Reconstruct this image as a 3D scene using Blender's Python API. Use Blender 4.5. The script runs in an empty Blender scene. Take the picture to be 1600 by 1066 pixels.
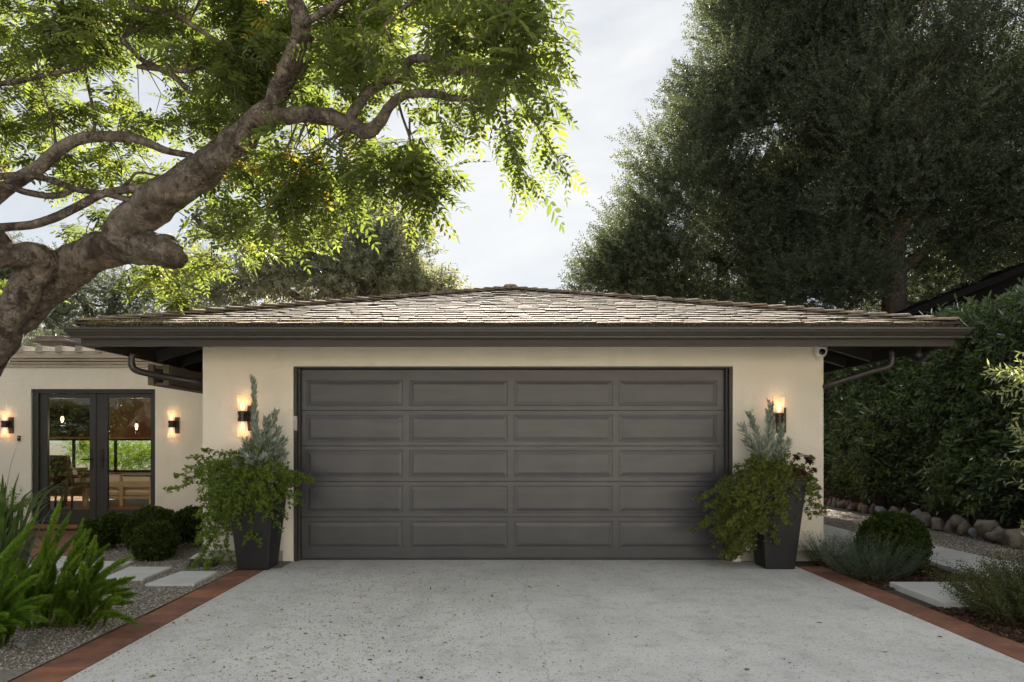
import bpy, math, random
import numpy as np
from mathutils import Vector, Matrix, noise as mnoise
R = math.radians
SC = bpy.context.scene
COL = SC.collection
random.seed(7)
# ---------------------------------------------------------------- camera
F = 1067.0; CX = 780.0; HY = 689.0; CH = 1.345     # 24 mm lens, horizon row, eye height
cam_d = bpy.data.cameras.new('camera'); cam = bpy.data.objects.new('camera', cam_d); COL.objects.link(cam)
cam.location = (0, 0, CH); cam.rotation_euler = (R(90), 0, 0)
cam_d.sensor_width = 36; cam_d.lens = 24.0
cam_d.shift_x = (800 - CX) / 1600; cam_d.shift_y = (HY - 533) / 1600
cam_d.clip_end = 2000; cam_d.clip_start = .05
SC.camera = cam
# ---------------------------------------------------------------- sky, sun, exposure
SUN_EL, SUN_AZ = 29.4, -1.6                        # the sun stands ahead, just left of the axis, behind the trees
w = bpy.data.worlds.new('World'); SC.world = w; w.use_nodes = True
nt = w.node_tree; nt.nodes.clear(); N = nt.nodes; L = nt.links
out = N.new('ShaderNodeOutputWorld'); bg = N.new('ShaderNodeBackground'); bg.inputs[1].default_value = .05
sky = N.new('ShaderNodeTexSky'); sky.sky_type = 'NISHITA'; sky.sun_disc = False
sky.sun_elevation = R(SUN_EL); sky.sun_rotation = R(SUN_AZ); sky.air_density = 1.0; sky.dust_density = .6; sky.ozone_density = 1.5
tc = N.new('ShaderNodeTexCoord'); mp = N.new('ShaderNodeMapping'); mp.inputs['Scale'].default_value = (1.0, 1.0, 3.2)
mp.inputs['Location'].default_value = (.35, .0, .2)
n1 = N.new('ShaderNodeTexNoise'); n1.inputs['Scale'].default_value = 2.2; n1.inputs['Detail'].default_value = 9; n1.inputs['Roughness'].default_value = .55; n1.inputs['Distortion'].default_value = .5
cr = N.new('ShaderNodeValToRGB'); cr.color_ramp.elements[0].position = .36; cr.color_ramp.elements[1].position = .74
cr.color_ramp.elements[0].color = (0, 0, 0, 1); cr.color_ramp.elements[1].color = (1, 1, 1, 1)
mx = N.new('ShaderNodeMixRGB'); mx.inputs[2].default_value = (5.35, 5.35, 5.25, 1)
veil = N.new('ShaderNodeMixRGB'); veil.inputs[0].default_value = .86; veil.inputs[2].default_value = (2.75, 3.0, 3.3, 1)
L.new(tc.outputs['Generated'], mp.inputs[0]); L.new(mp.outputs[0], n1.inputs[0]); L.new(n1.outputs[0], cr.inputs[0])
L.new(cr.outputs[0], mx.inputs[0]); L.new(sky.outputs[0], veil.inputs[1]); L.new(veil.outputs[0], mx.inputs[1]); L.new(mx.outputs[0], bg.inputs[0]); L.new(bg.outputs[0], out.inputs[0])
sun_d = bpy.data.lights.new('sun', 'SUN'); sun = bpy.data.objects.new('sun', sun_d); COL.objects.link(sun)
sun_d.energy = 5.0; sun_d.angle = R(.55); sun_d.color = (1.0, .91, .79)
_a, _e = R(SUN_AZ), R(SUN_EL)
sdir = Vector((math.sin(_a)*math.cos(_e), math.cos(_a)*math.cos(_e), math.sin(_e)))
sun.rotation_euler = sdir.to_track_quat('Z', 'Y').to_euler(); sun.location = (0, 30, 20)
SC.view_settings.view_transform = 'Standard'; SC.view_settings.look = 'None'
SC.view_settings.exposure = 1.98; SC.view_settings.gamma = 1
SC.render.engine = 'CYCLES'; SC.cycles.use_denoising = True
SC.cycles.max_bounces = 8; SC.cycles.diffuse_bounces = 4; SC.cycles.transparent_max_bounces = 10; SC.cycles.transmission_bounces = 4
SC.cycles.caustics_reflective = False; SC.cycles.caustics_refractive = False
SC.cycles.sample_clamp_indirect = 6

# ---------------------------------------------------------------- helpers
def P(px, py, Y):                                   # photo pixel at distance Y -> world point
    return Vector(((px - CX) * Y / F, Y, CH + (HY - py) * Y / F))
def setp(o, label=None, cat=None, group=None, kind=None):
    if label: o['label'] = label
    if cat: o['category'] = cat
    if group: o['group'] = group
    if kind: o['kind'] = kind
    return o
def empty(name, loc, label, cat, group=None, rz=0):
    o = bpy.data.objects.new(name, None); COL.objects.link(o); o.location = loc; o.rotation_euler = (0, 0, rz)
    o.empty_display_size = .2
    return setp(o, label, cat, group)
def fast_mesh(name, V, Fc, attr=None, midx=None):
    """V (n,3), Fc (m,k) numpy"""
    V = np.asarray(V, dtype=np.float32); Fc = np.asarray(Fc, dtype=np.int32); m, k = Fc.shape
    me = bpy.data.meshes.new(name)
    me.vertices.add(len(V)); me.vertices.foreach_set('co', V.ravel())
    me.loops.add(m * k); me.loops.foreach_set('vertex_index', Fc.ravel())
    me.polygons.add(m); me.polygons.foreach_set('loop_start', np.arange(0, m * k, k, dtype=np.int32))
    if midx is not None: me.polygons.foreach_set('material_index', np.asarray(midx, dtype=np.int32))
    me.update(calc_edges=True)
    if attr is not None:
        a = me.attributes.new('rnd', 'FLOAT', 'FACE'); a.data.foreach_set('value', np.asarray(attr, dtype=np.float32))
    return me
class MB:
    """collects shapes, written as one mesh; coordinates relative to an origin"""
    def __init__(s, org=(0, 0, 0)): s.v = []; s.f = []; s.o = Vector(org); s.m = []
    def add(s, vs, fs, mi=0):
        b = len(s.v); s.v += [tuple(Vector(v) - s.o) for v in vs]; s.f += [tuple(i + b for i in f) for f in fs]; s.m += [mi] * len(fs); return s
    def box(s, x0, x1, y0, y1, z0, z1, mi=0):
        return s.add([(x0,y0,z0),(x1,y0,z0),(x1,y1,z0),(x0,y1,z0),(x0,y0,z1),(x1,y0,z1),(x1,y1,z1),(x0,y1,z1)],
                     [(0,3,2,1),(4,5,6,7),(0,1,5,4),(1,2,6,5),(2,3,7,6),(3,0,4,7)], mi)
    def obox(s, c, ax, ay, az, mi=0):               # centre + three half-axis vectors
        c, ax, ay, az = map(Vector, (c, ax, ay, az)); vs = []
        for k in (-1, 1):
            for (i, j) in ((-1,-1),(1,-1),(1,1),(-1,1)): vs.append(c + ax*i + ay*j + az*k)
        return s.add(vs, [(0,3,2,1),(4,5,6,7),(0,1,5,4),(1,2,6,5),(2,3,7,6),(3,0,4,7)], mi)
    def quad(s, a, b, c, d, mi=0): return s.add([a, b, c, d], [(0,1,2,3)], mi)
    def lathe(s, c, prof, n=20, mi=0, ax='z', cap=True):
        c = Vector(c); vs = []
        for (r, z) in prof:
            for i in range(n):
                a = 2*math.pi*i/n
                p = {'z': (r*math.cos(a), r*math.sin(a), z), 'y': (r*math.cos(a), z, r*math.sin(a)), 'x': (z, r*math.cos(a), r*math.sin(a))}[ax]
                vs.append(c + Vector(p))
        fs = []
        for k in range(len(prof)-1):
            for i in range(n):
                j = (i+1) % n; f = (k*n+i, k*n+j, (k+1)*n+j, (k+1)*n+i); fs.append(f if ax != 'y' else f[::-1])
        if cap:
            fs.append(tuple(range(n))[::-1]); fs.append(tuple(range((len(prof)-1)*n, len(prof)*n)))
        return s.add(vs, fs, mi)
    def tube(s, pts, rads, n=10, mi=0, cap=True, bump=0, seed=0):
        rs = random.Random(seed); pts = [Vector(p) for p in pts]; vs = []; up = None
        for i, p in enumerate(pts):
            t = (pts[min(i+1, len(pts)-1)] - pts[max(i-1, 0)]).normalized()
            if up is None: up = t.orthogonal().normalized()
            u = (up - t * up.dot(t)).normalized(); up = u; v = t.cross(u)
            for k in range(n):
                a = 2*math.pi*k/n; r = rads[i]
                if bump: r *= 1 + bump * (math.sin(3*a + i*.5 + seed) * .5 + math.sin(2*a - i*.33 + 2*seed) * .5 + rs.uniform(-.5, .5) * (n < 20))
                if bump > .06 and n > 20:
                    q = p + (u*math.cos(a) + v*math.sin(a)) * r
                    r *= 1 + .13*mnoise.noise(q*3.2) + .09*mnoise.noise(q*8) + .05*mnoise.noise(q*19)
                vs.append(p + (u*math.cos(a) + v*math.sin(a)) * r)
        fs = []
        for i in range(len(pts)-1):
            for k in range(n):
                j = (k+1) % n; fs.append((i*n+k, i*n+j, (i+1)*n+j, (i+1)*n+k))
        if cap: fs.append(tuple(range(n))[::-1]); fs.append(tuple(range((len(pts)-1)*n, len(pts)*n)))
        return s.add(vs, fs, mi)
    def build(s, name, mats, parent=None, smooth=False, loc=None, bevel=0):
        me = bpy.data.meshes.new(name); me.from_pydata(s.v, [], s.f)
        if any(s.m): me.polygons.foreach_set('material_index', s.m)
        me.update()
        o = bpy.data.objects.new(name, me); COL.objects.link(o)
        for m in (mats if isinstance(mats, (list, tuple)) else [mats]): me.materials.append(m)
        if smooth: me.polygons.foreach_set('use_smooth', [True] * len(me.polygons))
        if parent is not None: o.parent = parent
        if loc is not None: o.location = loc
        if bevel:
            b = o.modifiers.new('bevel', 'BEVEL'); b.width = bevel; b.segments = 2; b.limit_method = 'ANGLE'
        return o
def catmull(pts, sub=6):
    """pts: list of tuples of any length, smoothed"""
    A = np.array(pts, float); A = np.vstack([2*A[0]-A[1], A, 2*A[-1]-A[-2]]); o = []
    for i in range(1, len(A)-2):
        p0, p1, p2, p3 = A[i-1], A[i], A[i+1], A[i+2]
        for k in range(sub):
            t = k/sub; o.append(.5*((2*p1)+(-p0+p2)*t+(2*p0-5*p1+4*p2-p3)*t*t+(-p0+3*p1-3*p2+p3)*t**3))
    o.append(A[-2]); return np.array(o)
def children(o): return [c for c in bpy.data.objects if c.parent == o]
def copy_tree(o, parent=None):
    c = o.copy(); COL.objects.link(c)
    if parent is not None: c.parent = parent
    for ch in children(o): copy_tree(ch, c)
    return c

# ---------------------------------------------------------------- materials
def mat(name, col, rough=.7, noise=None, bump=None, metal=0, spec=.5, coat=0, cols=None, nscale=4, detail=6, bscale=40, lo=.35, hi=.65, stretch=(1,1,1), voro=None):
    m = bpy.data.materials.new(name); m.use_nodes = True; nt = m.node_tree; b = nt.nodes['Principled BSDF']
    b.inputs['Roughness'].default_value = rough; b.inputs['Metallic'].default_value = metal
    b.inputs['Specular IOR Level'].default_value = spec; b.inputs['Coat Weight'].default_value = coat
    b.inputs['Base Color'].default_value = (*col, 1)
    tc = nt.nodes.new('ShaderNodeTexCoord'); mp = nt.nodes.new('ShaderNodeMapping'); mp.inputs['Scale'].default_value = stretch
    nt.links.new(tc.outputs['Object'], mp.inputs[0])
    last = None
    if cols:                                        # second colour mixed in by noise
        n = nt.nodes.new('ShaderNodeTexNoise'); n.inputs['Scale'].default_value = nscale; n.inputs['Detail'].default_value = detail; n.inputs['Roughness'].default_value = .62
        nt.links.new(mp.outputs[0], n.inputs[0])
        r = nt.nodes.new('ShaderNodeValToRGB'); r.color_ramp.elements[0].position = lo; r.color_ramp.elements[1].position = hi
        r.color_ramp.elements[0].color = (*col, 1); r.color_ramp.elements[1].color = (*cols, 1)
        nt.links.new(n.outputs[0], r.inputs[0]); nt.links.new(r.outputs[0], b.inputs['Base Color']); last = r.outputs[0]
        r2 = nt.nodes.new('ShaderNodeMapRange'); r2.inputs['To Min'].default_value = max(rough-.08, 0); r2.inputs['To Max'].default_value = min(rough+.1, 1)
        nt.links.new(n.outputs[0], r2.inputs[0]); nt.links.new(r2.outputs[0], b.inputs['Roughness'])
    if bump:
        n = nt.nodes.new('ShaderNodeTexNoise') if not voro else nt.nodes.new('ShaderNodeTexVoronoi')
        n.inputs['Scale'].default_value = bscale
        if not voro: n.inputs['Detail'].default_value = 5
        nt.links.new(mp.outputs[0], n.inputs['Vector'])
        bp = nt.nodes.new('ShaderNodeBump'); bp.inputs['Strength'].default_value = 1; bp.inputs['Distance'].default_value = bump
        nt.links.new(n.outputs[0], bp.inputs['Height']); nt.links.new(bp.outputs[0], b.inputs['Normal'])
    return m
def nodes(m): return m.node_tree.nodes, m.node_tree.links, m.node_tree.nodes['Principled BSDF']
def overlay(m, col, scale, lo, hi, detail=3, fac=1.0, voro=False, stretch=(1,1,1), coord='Object'):
    """mix one more colour over the base colour where a noise is high (stains, specks, lichen)"""
    N, L, b = nodes(m)
    tc = N.new('ShaderNodeTexCoord'); mp = N.new('ShaderNodeMapping'); mp.inputs['Scale'].default_value = stretch; L.new(tc.outputs[coord], mp.inputs[0])
    if voro: n = N.new('ShaderNodeTexVoronoi'); o = n.outputs['Distance']
    else: n = N.new('ShaderNodeTexNoise'); n.inputs['Detail'].default_value = detail; o = n.outputs[0]
    n.inputs['Scale'].default_value = scale; L.new(mp.outputs[0], n.inputs['Vector'])
    r = N.new('ShaderNodeMapRange'); r.inputs['From Min'].default_value = lo; r.inputs['From Max'].default_value = hi; r.inputs['To Max'].default_value = fac
    L.new(o, r.inputs[0])
    mx = N.new('ShaderNodeMixRGB'); mx.inputs[2].default_value = (*col, 1); L.new(r.outputs[0], mx.inputs[0])
    s = b.inputs['Base Color']
    if s.is_linked: L.new(s.links[0].from_socket, mx.inputs[1])
    else: mx.inputs[1].default_value = s.default_value
    L.new(mx.outputs[0], s)
    return m
def leafmat(name, stops, trans=.45, gloss=.12, rough=.45, tcol=None, tmul=1.6):
    """leaf: colour by per-face random value, diffuse + translucent + gloss"""
    m = bpy.data.materials.new(name); m.use_nodes = True; nt = m.node_tree; N = nt.nodes; L = nt.links; N.clear()
    out = N.new('ShaderNodeOutputMaterial'); at = N.new('ShaderNodeAttribute'); at.attribute_name = 'rnd'
    r = N.new('ShaderNodeValToRGB'); e = r.color_ramp.elements
    for i, (p, c) in enumerate(stops):
        if i < 2: e[i].position = p; e[i].color = (*c, 1)
        else: q = e.new(p); q.color = (*c, 1)
    L.new(at.outputs['Fac'], r.inputs[0])
    d = N.new('ShaderNodeBsdfDiffuse'); t = N.new('ShaderNodeBsdfTranslucent'); g = N.new('ShaderNodeBsdfGlossy'); g.inputs['Roughness'].default_value = rough
    L.new(r.outputs[0], d.inputs[0])
    mu = N.new('ShaderNodeMixRGB'); mu.blend_type = 'MULTIPLY'; mu.inputs[0].default_value = 1
    tc = tcol or (1.25, 1.35, .45); mu.inputs[2].default_value = (tc[0]*tmul, tc[1]*tmul, tc[2]*tmul, 1)
    L.new(r.outputs[0], mu.inputs[1]); L.new(mu.outputs[0], t.inputs[0])
    m1 = N.new('ShaderNodeMixShader'); m1.inputs[0].default_value = trans; L.new(d.outputs[0], m1.inputs[1]); L.new(t.outputs[0], m1.inputs[2])
    fr = N.new('ShaderNodeFresnel'); fr.inputs[0].default_value = 1.45
    ml = N.new('ShaderNodeMath'); ml.operation = 'MULTIPLY_ADD'; ml.inputs[1].default_value = gloss; ml.inputs[2].default_value = 0; L.new(fr.outputs[0], ml.inputs[0])
    m2 = N.new('ShaderNodeMixShader'); L.new(ml.outputs[0], m2.inputs[0]); L.new(m1.outputs[0], m2.inputs[1]); L.new(g.outputs[0], m2.inputs[2])
    L.new(m2.outputs[0], out.inputs[0]); return m

M = {}
M['stucco'] = mat('cream stucco', (.87, .80, .68), .9, cols=(.83, .755, .63), nscale=1.3, bump=.006, bscale=55)
overlay(M['stucco'], (.62, .53, .41), 2.2, .54, .85, 8, .4, stretch=(1.5, 1.5, .5))
M['foot'] = mat('grey cement base', (.50, .46, .40), .95, cols=(.36, .33, .28), nscale=5, bump=.004, bscale=60)
M['door'] = mat('dark brown garage door paint', (.062, .062, .068), .33, cols=(.054, .054, .060), nscale=3, bump=.0006, bscale=120, spec=.45, stretch=(1, 1, 4))
M['trim'] = mat('dark bronze trim paint', (.042, .037, .033), .5, cols=(.035, .030, .027), nscale=5, bump=.0005, bscale=60)
M['fascia'] = mat('dark brown fascia paint', (.045, .038, .031), .6, cols=(.036, .030, .025), nscale=4, bump=.0012, bscale=30, stretch=(.3, .3, 2))
M['gutter'] = mat('brown metal gutter', (.050, .045, .041), .36, cols=(.042, .038, .034), nscale=6, spec=.5)
M['soffit'] = mat('dark brown stained eave boards', (.040, .030, .022), .8, cols=(.028, .021, .016), nscale=6, bump=.002, bscale=30)
M['shake'] = mat('weathered cedar shingle', (.31, .24, .175), .85, cols=(.18, .143, .11), nscale=3.0, bump=.004, bscale=45, stretch=(6, 1, 1))
overlay(M['shake'], (.44, .36, .27), 8, .5, .75, 3, .6)
overlay(M['shake'], (.11, .09, .07), 1.1, .52, .72, 4, .45)
M['concrete'] = mat('driveway concrete', (.73, .70, .655), .9, cols=(.60, .575, .54), nscale=1.1, detail=9, bump=.003, bscale=110)
overlay(M['concrete'], (.26, .25, .235), 38, .58, .68, 3, .7)
overlay(M['concrete'], (.34, .33, .31), 7, .52, .74, 10, .45)
overlay(M['concrete'], (.17, .16, .15), 130, .58, .68, 2, .7)
overlay(M['concrete'], (.66, .65, .62), 75, .58, .68, 2, .7)
overlay(M['concrete'], (.30, .285, .265), 1.5, .52, .76, 9, .32, stretch=(1.6, .45, 1))
overlay(M['concrete'], (.24, .23, .215), .9, .64, .76, 10, .3)
M['slab'] = mat('pale concrete slab', (.66, .645, .61), .9, cols=(.56, .545, .51), nscale=3, bump=.002, bscale=80)
M['brick'] = mat('terracotta paver', (.30, .125, .072), .85, cols=(.21, .09, .055), nscale=5, bump=.004, bscale=50)
overlay(M['brick'], (.11, .06, .045), 3.5, .45, .72, 8, .75)
M['grout'] = mat('sandy grout', (.42, .35, .28), .95, bump=.003, bscale=120)
M['soil'] = mat('dark soil', (.055, .040, .028), 1, cols=(.09, .068, .048), nscale=12, bump=.02, bscale=40)
M['gravel'] = mat('pea gravel bed', (.34, .295, .245), .95, cols=(.20, .17, .14), nscale=60, bump=.012, bscale=110, voro=True)
overlay(M['gravel'], (.42, .39, .35), 85, .55, .7, 2, .8)
M['pebble'] = leafmat('gravel stones', [(0, (.12, .10, .08)), (.5, (.34, .29, .235)), (.85, (.52, .47, .40)), (1, (.70, .67, .61))], trans=0, gloss=0)
M['mulch'] = leafmat('bark chips', [(0, (.035, .02, .013)), (.6, (.085, .05, .032)), (1, (.16, .11, .075))], trans=0, gloss=0)
M['bark'] = mat('grey brown bark', (.20, .165, .13), .9, cols=(.10, .078, .06), nscale=5.5, detail=12, bump=.08, bscale=14, lo=.40, hi=.62, stretch=(1, 1, .7))
overlay(M['bark'], (.34, .29, .24), 9, .55, .68, 8, .65)
overlay(M['bark'], (.055, .036, .026), 4.2, .53, .62, 9, .85)
overlay(M['bark'], (.05, .032, .022), 14, .60, .64, 6, .8, stretch=(1, 1, .5))
M['bark2'] = mat('dark oak bark', (.10, .078, .060), .95, cols=(.055, .042, .032), nscale=6, bump=.03, bscale=10)
M['twig'] = mat('thin brown twig', (.10, .072, .050), .9)
M['planter'] = mat('matte charcoal planter', (.011, .011, .012), .6, cols=(.015, .015, .017), nscale=9, bump=.0012, bscale=90)
M['black'] = mat('black metal', (.016, .015, .014), .45)
M['bronze'] = mat('dark bronze metal', (.05, .038, .03), .4, metal=.6)
M['white'] = mat('white plastic', (.72, .72, .70), .35)
M['lens'] = mat('black glass lens', (.01, .01, .012), .08, coat=1)
M['pale'] = mat('pale grey plastic', (.50, .48, .44), .5)
M['greywood'] = mat('weathered grey wood', (.17, .14, .105), .9, cols=(.11, .09, .068), nscale=5, bump=.003, bscale=40, stretch=(1, .2, 3))
M['cornice'] = mat('weathered cream cornice', (.52, .455, .365), .9, cols=(.42, .36, .28), nscale=3, bump=.002, bscale=50)
M['tail'] = mat('pale weathered roof wood', (.42, .385, .33), .9, cols=(.30, .27, .225), nscale=8, bump=.003, bscale=40)
M['whiteroof'] = mat('white roof coating', (.70, .69, .66), .8, cols=(.6, .59, .56), nscale=2)
M['wood'] = mat('pale oak', (.50, .43, .33), .6, cols=(.42, .35, .26), nscale=4, stretch=(1, 6, 6))
M['sill'] = mat('orange stained sill', (.36, .16, .055), .5, cols=(.28, .12, .04), nscale=6)
M['cushion'] = mat('white cushion fabric', (.68, .66, .62), .95, bump=.003, bscale=30)
M['greyblanket'] = mat('grey blue blanket', (.30, .31, .34), .95, bump=.004, bscale=30)
M['leather'] = mat('dark brown upholstery', (.055, .032, .022), .55, bump=.002, bscale=40)
M['interior'] = mat('warm interior plaster', (.34, .22, .115), .9)
M['darkinterior'] = mat('dark interior cabinet', (.028, .020, .015), .6)
M['intfloor'] = mat('polished terracotta floor', (.42, .19, .10), .45, cols=(.34, .15, .08), nscale=4)
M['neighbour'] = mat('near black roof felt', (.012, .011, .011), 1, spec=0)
M['fieldstone'] = mat('tan fieldstone', (.25, .215, .17), .95, cols=(.155, .13, .10), nscale=6, detail=8, bump=.012, bscale=14)
M['greystone'] = mat('grey fieldstone', (.27, .265, .255), .95, cols=(.18, .18, .175), nscale=6, detail=8, bump=.010, bscale=14)
M['rust'] = mat('reddish fieldstone', (.17, .115, .09), .95, cols=(.115, .08, .065), nscale=6, detail=8, bump=.012, bscale=14)
M['copper'] = mat('brown clay chimney cap', (.20, .15, .12), .8, cols=(.13, .10, .08), nscale=6)
# glass: clear body, fresnel mirror surface
gm = bpy.data.materials.new('window glass'); gm.use_nodes = True; _n = gm.node_tree; _n.nodes.clear()
_o = _n.nodes.new('ShaderNodeOutputMaterial'); _t = _n.nodes.new('ShaderNodeBsdfTransparent'); _g = _n.nodes.new('ShaderNodeBsdfGlossy'); _g.inputs['Roughness'].default_value = .015
_t.inputs[0].default_value = (.80, .84, .80, 1); _f = _n.nodes.new('ShaderNodeFresnel'); _f.inputs[0].default_value = 1.5
_m = _n.nodes.new('ShaderNodeMath'); _m.operation = 'MULTIPLY_ADD'; _m.inputs[1].default_value = 1.1; _m.inputs[2].default_value = .01
_x = _n.nodes.new('ShaderNodeMixShader'); _n.links.new(_f.outputs[0], _m.inputs[0]); _n.links.new(_m.outputs[0], _x.inputs[0]); _n.links.new(_t.outputs[0], _x.inputs[1]); _n.links.new(_g.outputs[0], _x.inputs[2]); _n.links.new(_x.outputs[0], _o.inputs[0])
M['glass'] = gm
def emis(name, col, s, base=None):
    m = bpy.data.materials.new(name); m.use_nodes = True; b = m.node_tree.nodes['Principled BSDF']
    b.inputs['Base Color'].default_value = (*(base or col), 1); b.inputs['Emission Color'].default_value = (*col, 1); b.inputs['Emission Strength'].default_value = s
    return m
M['bulb'] = emis('lit bulb', (1, .72, .48), .7)
fm = bpy.data.materials.new('frosted lamp glass'); fm.use_nodes = True; _n = fm.node_tree; _n.nodes.clear()
_o = _n.nodes.new('ShaderNodeOutputMaterial'); _t = _n.nodes.new('ShaderNodeBsdfTransparent'); _t.inputs[0].default_value = (1, .86, .76, 1)
_l = _n.nodes.new('ShaderNodeBsdfTranslucent'); _l.inputs[0].default_value = (.85, .66, .54, 1); _e = _n.nodes.new('ShaderNodeEmission'); _e.inputs[0].default_value = (1, .62, .38, 1); _e.inputs[1].default_value = .04
_x = _n.nodes.new('ShaderNodeMixShader'); _x.inputs[0].default_value = .55; _a = _n.nodes.new('ShaderNodeAddShader')
_n.links.new(_t.outputs[0], _x.inputs[1]); _n.links.new(_l.outputs[0], _x.inputs[2]); _n.links.new(_x.outputs[0], _a.inputs[0]); _n.links.new(_e.outputs[0], _a.inputs[1]); _n.links.new(_a.outputs[0], _o.inputs[0])
M['frost'] = fm
G1 = (.030, .075, .010)
M['lf_tree'] = leafmat('pistache leaflet', [(0, (.046, .064, .022)), (.45, (.082, .106, .034)), (.93, (.140, .160, .054)), (.965, (.26, .15, .03)), (1, (.20, .06, .015))], trans=.66, tmul=1.9, tcol=(1.30, 1.28, .62))
M['lf_oak'] = leafmat('live oak leaf', [(0, (.032, .044, .030)), (.6, (.072, .090, .058)), (1, (.14, .16, .10))], trans=.38, gloss=.16, tmul=1.7, tcol=(1.15, 1.12, .68))
M['lf_mag'] = leafmat('magnolia leaf', [(0, (.12, .135, .10)), (.5, (.20, .215, .155)), (.88, (.29, .28, .19)), (1, (.27, .18, .10))], trans=.40, tcol=(1.1, 1.08, .72), gloss=.22, tmul=1.7)
M['lf_con'] = leafmat('cedar needle', [(0, (.09, .095, .08)), (1, (.19, .19, .16))], trans=.25, tmul=1.6, tcol=(1.2, 1.1, .7))
M['lf_hedge'] = leafmat('hedge leaf', [(0, (.040, .062, .024)), (.6, (.080, .12, .040)), (.93, (.14, .19, .06)), (1, (.26, .23, .08))], trans=.25, gloss=.75, rough=.38)
M['lf_box'] = leafmat('boxwood leaf', [(0, (.022, .034, .008)), (.6, (.040, .062, .012)), (1, (.10, .13, .022))], trans=.3, gloss=.15)
M['lf_fern'] = leafmat('foxtail fern needle', [(0, (.085, .15, .022)), (.6, (.16, .26, .034)), (1, (.26, .36, .055))], trans=.4, tmul=1.4)
M['lf_blade'] = leafmat('strap leaf', [(0, (.035, .065, .016)), (1, (.08, .13, .035))], trans=.3, gloss=.25)
M['lf_vine'] = leafmat('trailing vine leaf', [(0, (.085, .13, .022)), (.7, (.16, .22, .040)), (1, (.26, .31, .07))], trans=.4)
M['lf_vine2'] = leafmat('bronze green vine leaf', [(0, (.085, .11, .024)), (.6, (.155, .18, .044)), (1, (.24, .22, .06))], trans=.4)
M['lf_silver'] = leafmat('silver green leaf', [(0, (.22, .26, .20)), (.6, (.36, .41, .33)), (1, (.50, .54, .45))], trans=.2, tmul=1, tcol=(1, 1, .8))
M['lf_grey'] = leafmat('grey green sprig leaf', [(0, (.055, .075, .050)), (.7, (.105, .13, .085)), (1, (.18, .20, .14))], trans=.25, tmul=1.1, tcol=(1, 1.1, .7))
M['lf_thyme'] = leafmat('dusky green sprig leaf', [(0, (.040, .050, .022)), (.7, (.080, .090, .036)), (1, (.16, .12, .06))], trans=.25)
M['lf_olive'] = leafmat('pale olive leaf', [(0, (.22, .26, .12)), (.6, (.40, .43, .22)), (1, (.62, .60, .45))], trans=.4, tmul=1.2, tcol=(1.1, 1.1, .6))
M['lf_purple'] = leafmat('dark purple rosette leaf', [(0, (.045, .022, .018)), (1, (.11, .05, .035))], trans=.2, tmul=1, tcol=(1, .8, .8))
M['lf_dry'] = leafmat('fallen leaf', [(0, (.09, .065, .03)), (.5, (.26, .20, .06)), (1, (.45, .36, .10))], trans=.1)

# ---------------------------------------------------------------- foliage machinery (numpy)
RG = np.random.default_rng(11)
def nrm(a): return a / np.maximum(np.linalg.norm(a, axis=-1, keepdims=True), 1e-9)
def frames(d, up):
    """rotation matrices whose columns are x=d, y, z close to up"""
    x = nrm(d); y = nrm(np.cross(up, x)); z = np.cross(x, y); return np.stack([x, y, z], axis=-1)
LEAF6 = (np.array([[0,0,0],[.32,-.5,.10],[.72,-.36,.08],[1,0,-.06],[.72,.36,.08],[.32,.5,.10]]), np.array([[0,1,2,3],[0,3,4,5]]))
LEAF4 = (np.array([[0,0,0],[.45,-.5,.06],[1,0,0],[.45,.5,-.06]]), np.array([[0,1,2,3]]))
def stamp(tv, tf, pos, rot, sc, rnd=None, sc2=None):
    """copies of a template at every position -> V, F, attr"""
    n, k = len(pos), len(tv)
    T = tv[None] * np.asarray(sc)[:, None, None] if sc2 is None else tv[None] * np.asarray(sc2)[:, None, :]
    V = np.einsum('nij,nkj->nki', rot, T) + pos[:, None, :]
    Fc = tf[None] + (np.arange(n) * k)[:, None, None]
    a = np.repeat(rnd if rnd is not None else RG.random(n), len(tf))
    return V.reshape(-1, 3), Fc.reshape(-1, tf.shape[1]), a
def merge(parts):
    Vs, Fs, As = [], [], []; b = 0
    for V, Fc, a in parts: Vs.append(V); Fs.append(Fc + b); As.append(a); b += len(V)
    return np.vstack(Vs), np.vstack(Fs), np.concatenate(As)
def spray_tpl(n, ll, lw, spread=.9, seed=0, leaf=LEAF4, stem=True):
    """twig one unit long along +x with n leaves spiralling round it"""
    r = np.random.default_rng(seed); t = np.linspace(.12, 1, n); a = np.arange(n) * 2.4 + r.random() * 6
    pos = np.stack([t, .03*np.sin(t*5), .03*np.cos(t*4)], 1)
    d = np.stack([np.full(n, .55), np.cos(a)*spread, np.sin(a)*spread], 1) + r.normal(0, .22, (n, 3))
    Rm = frames(d, nrm(r.normal(0, 1, (n, 3)) + np.array([.9, 0, 0])))
    sc = np.stack([ll*r.uniform(.75, 1.25, n), lw*r.uniform(.8, 1.2, n), np.full(n, lw)], 1)
    V, Fc, _ = stamp(leaf[0], leaf[1], pos, Rm, None, sc2=sc)
    if stem:
        b = len(V); V = np.vstack([V, [[0,0,.006],[0,0,-.006],[1,.03,0],[1,.03,.004]]]); Fc = np.vstack([Fc, [[b, b+1, b+2, b+3]]])
    return V, Fc
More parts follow.
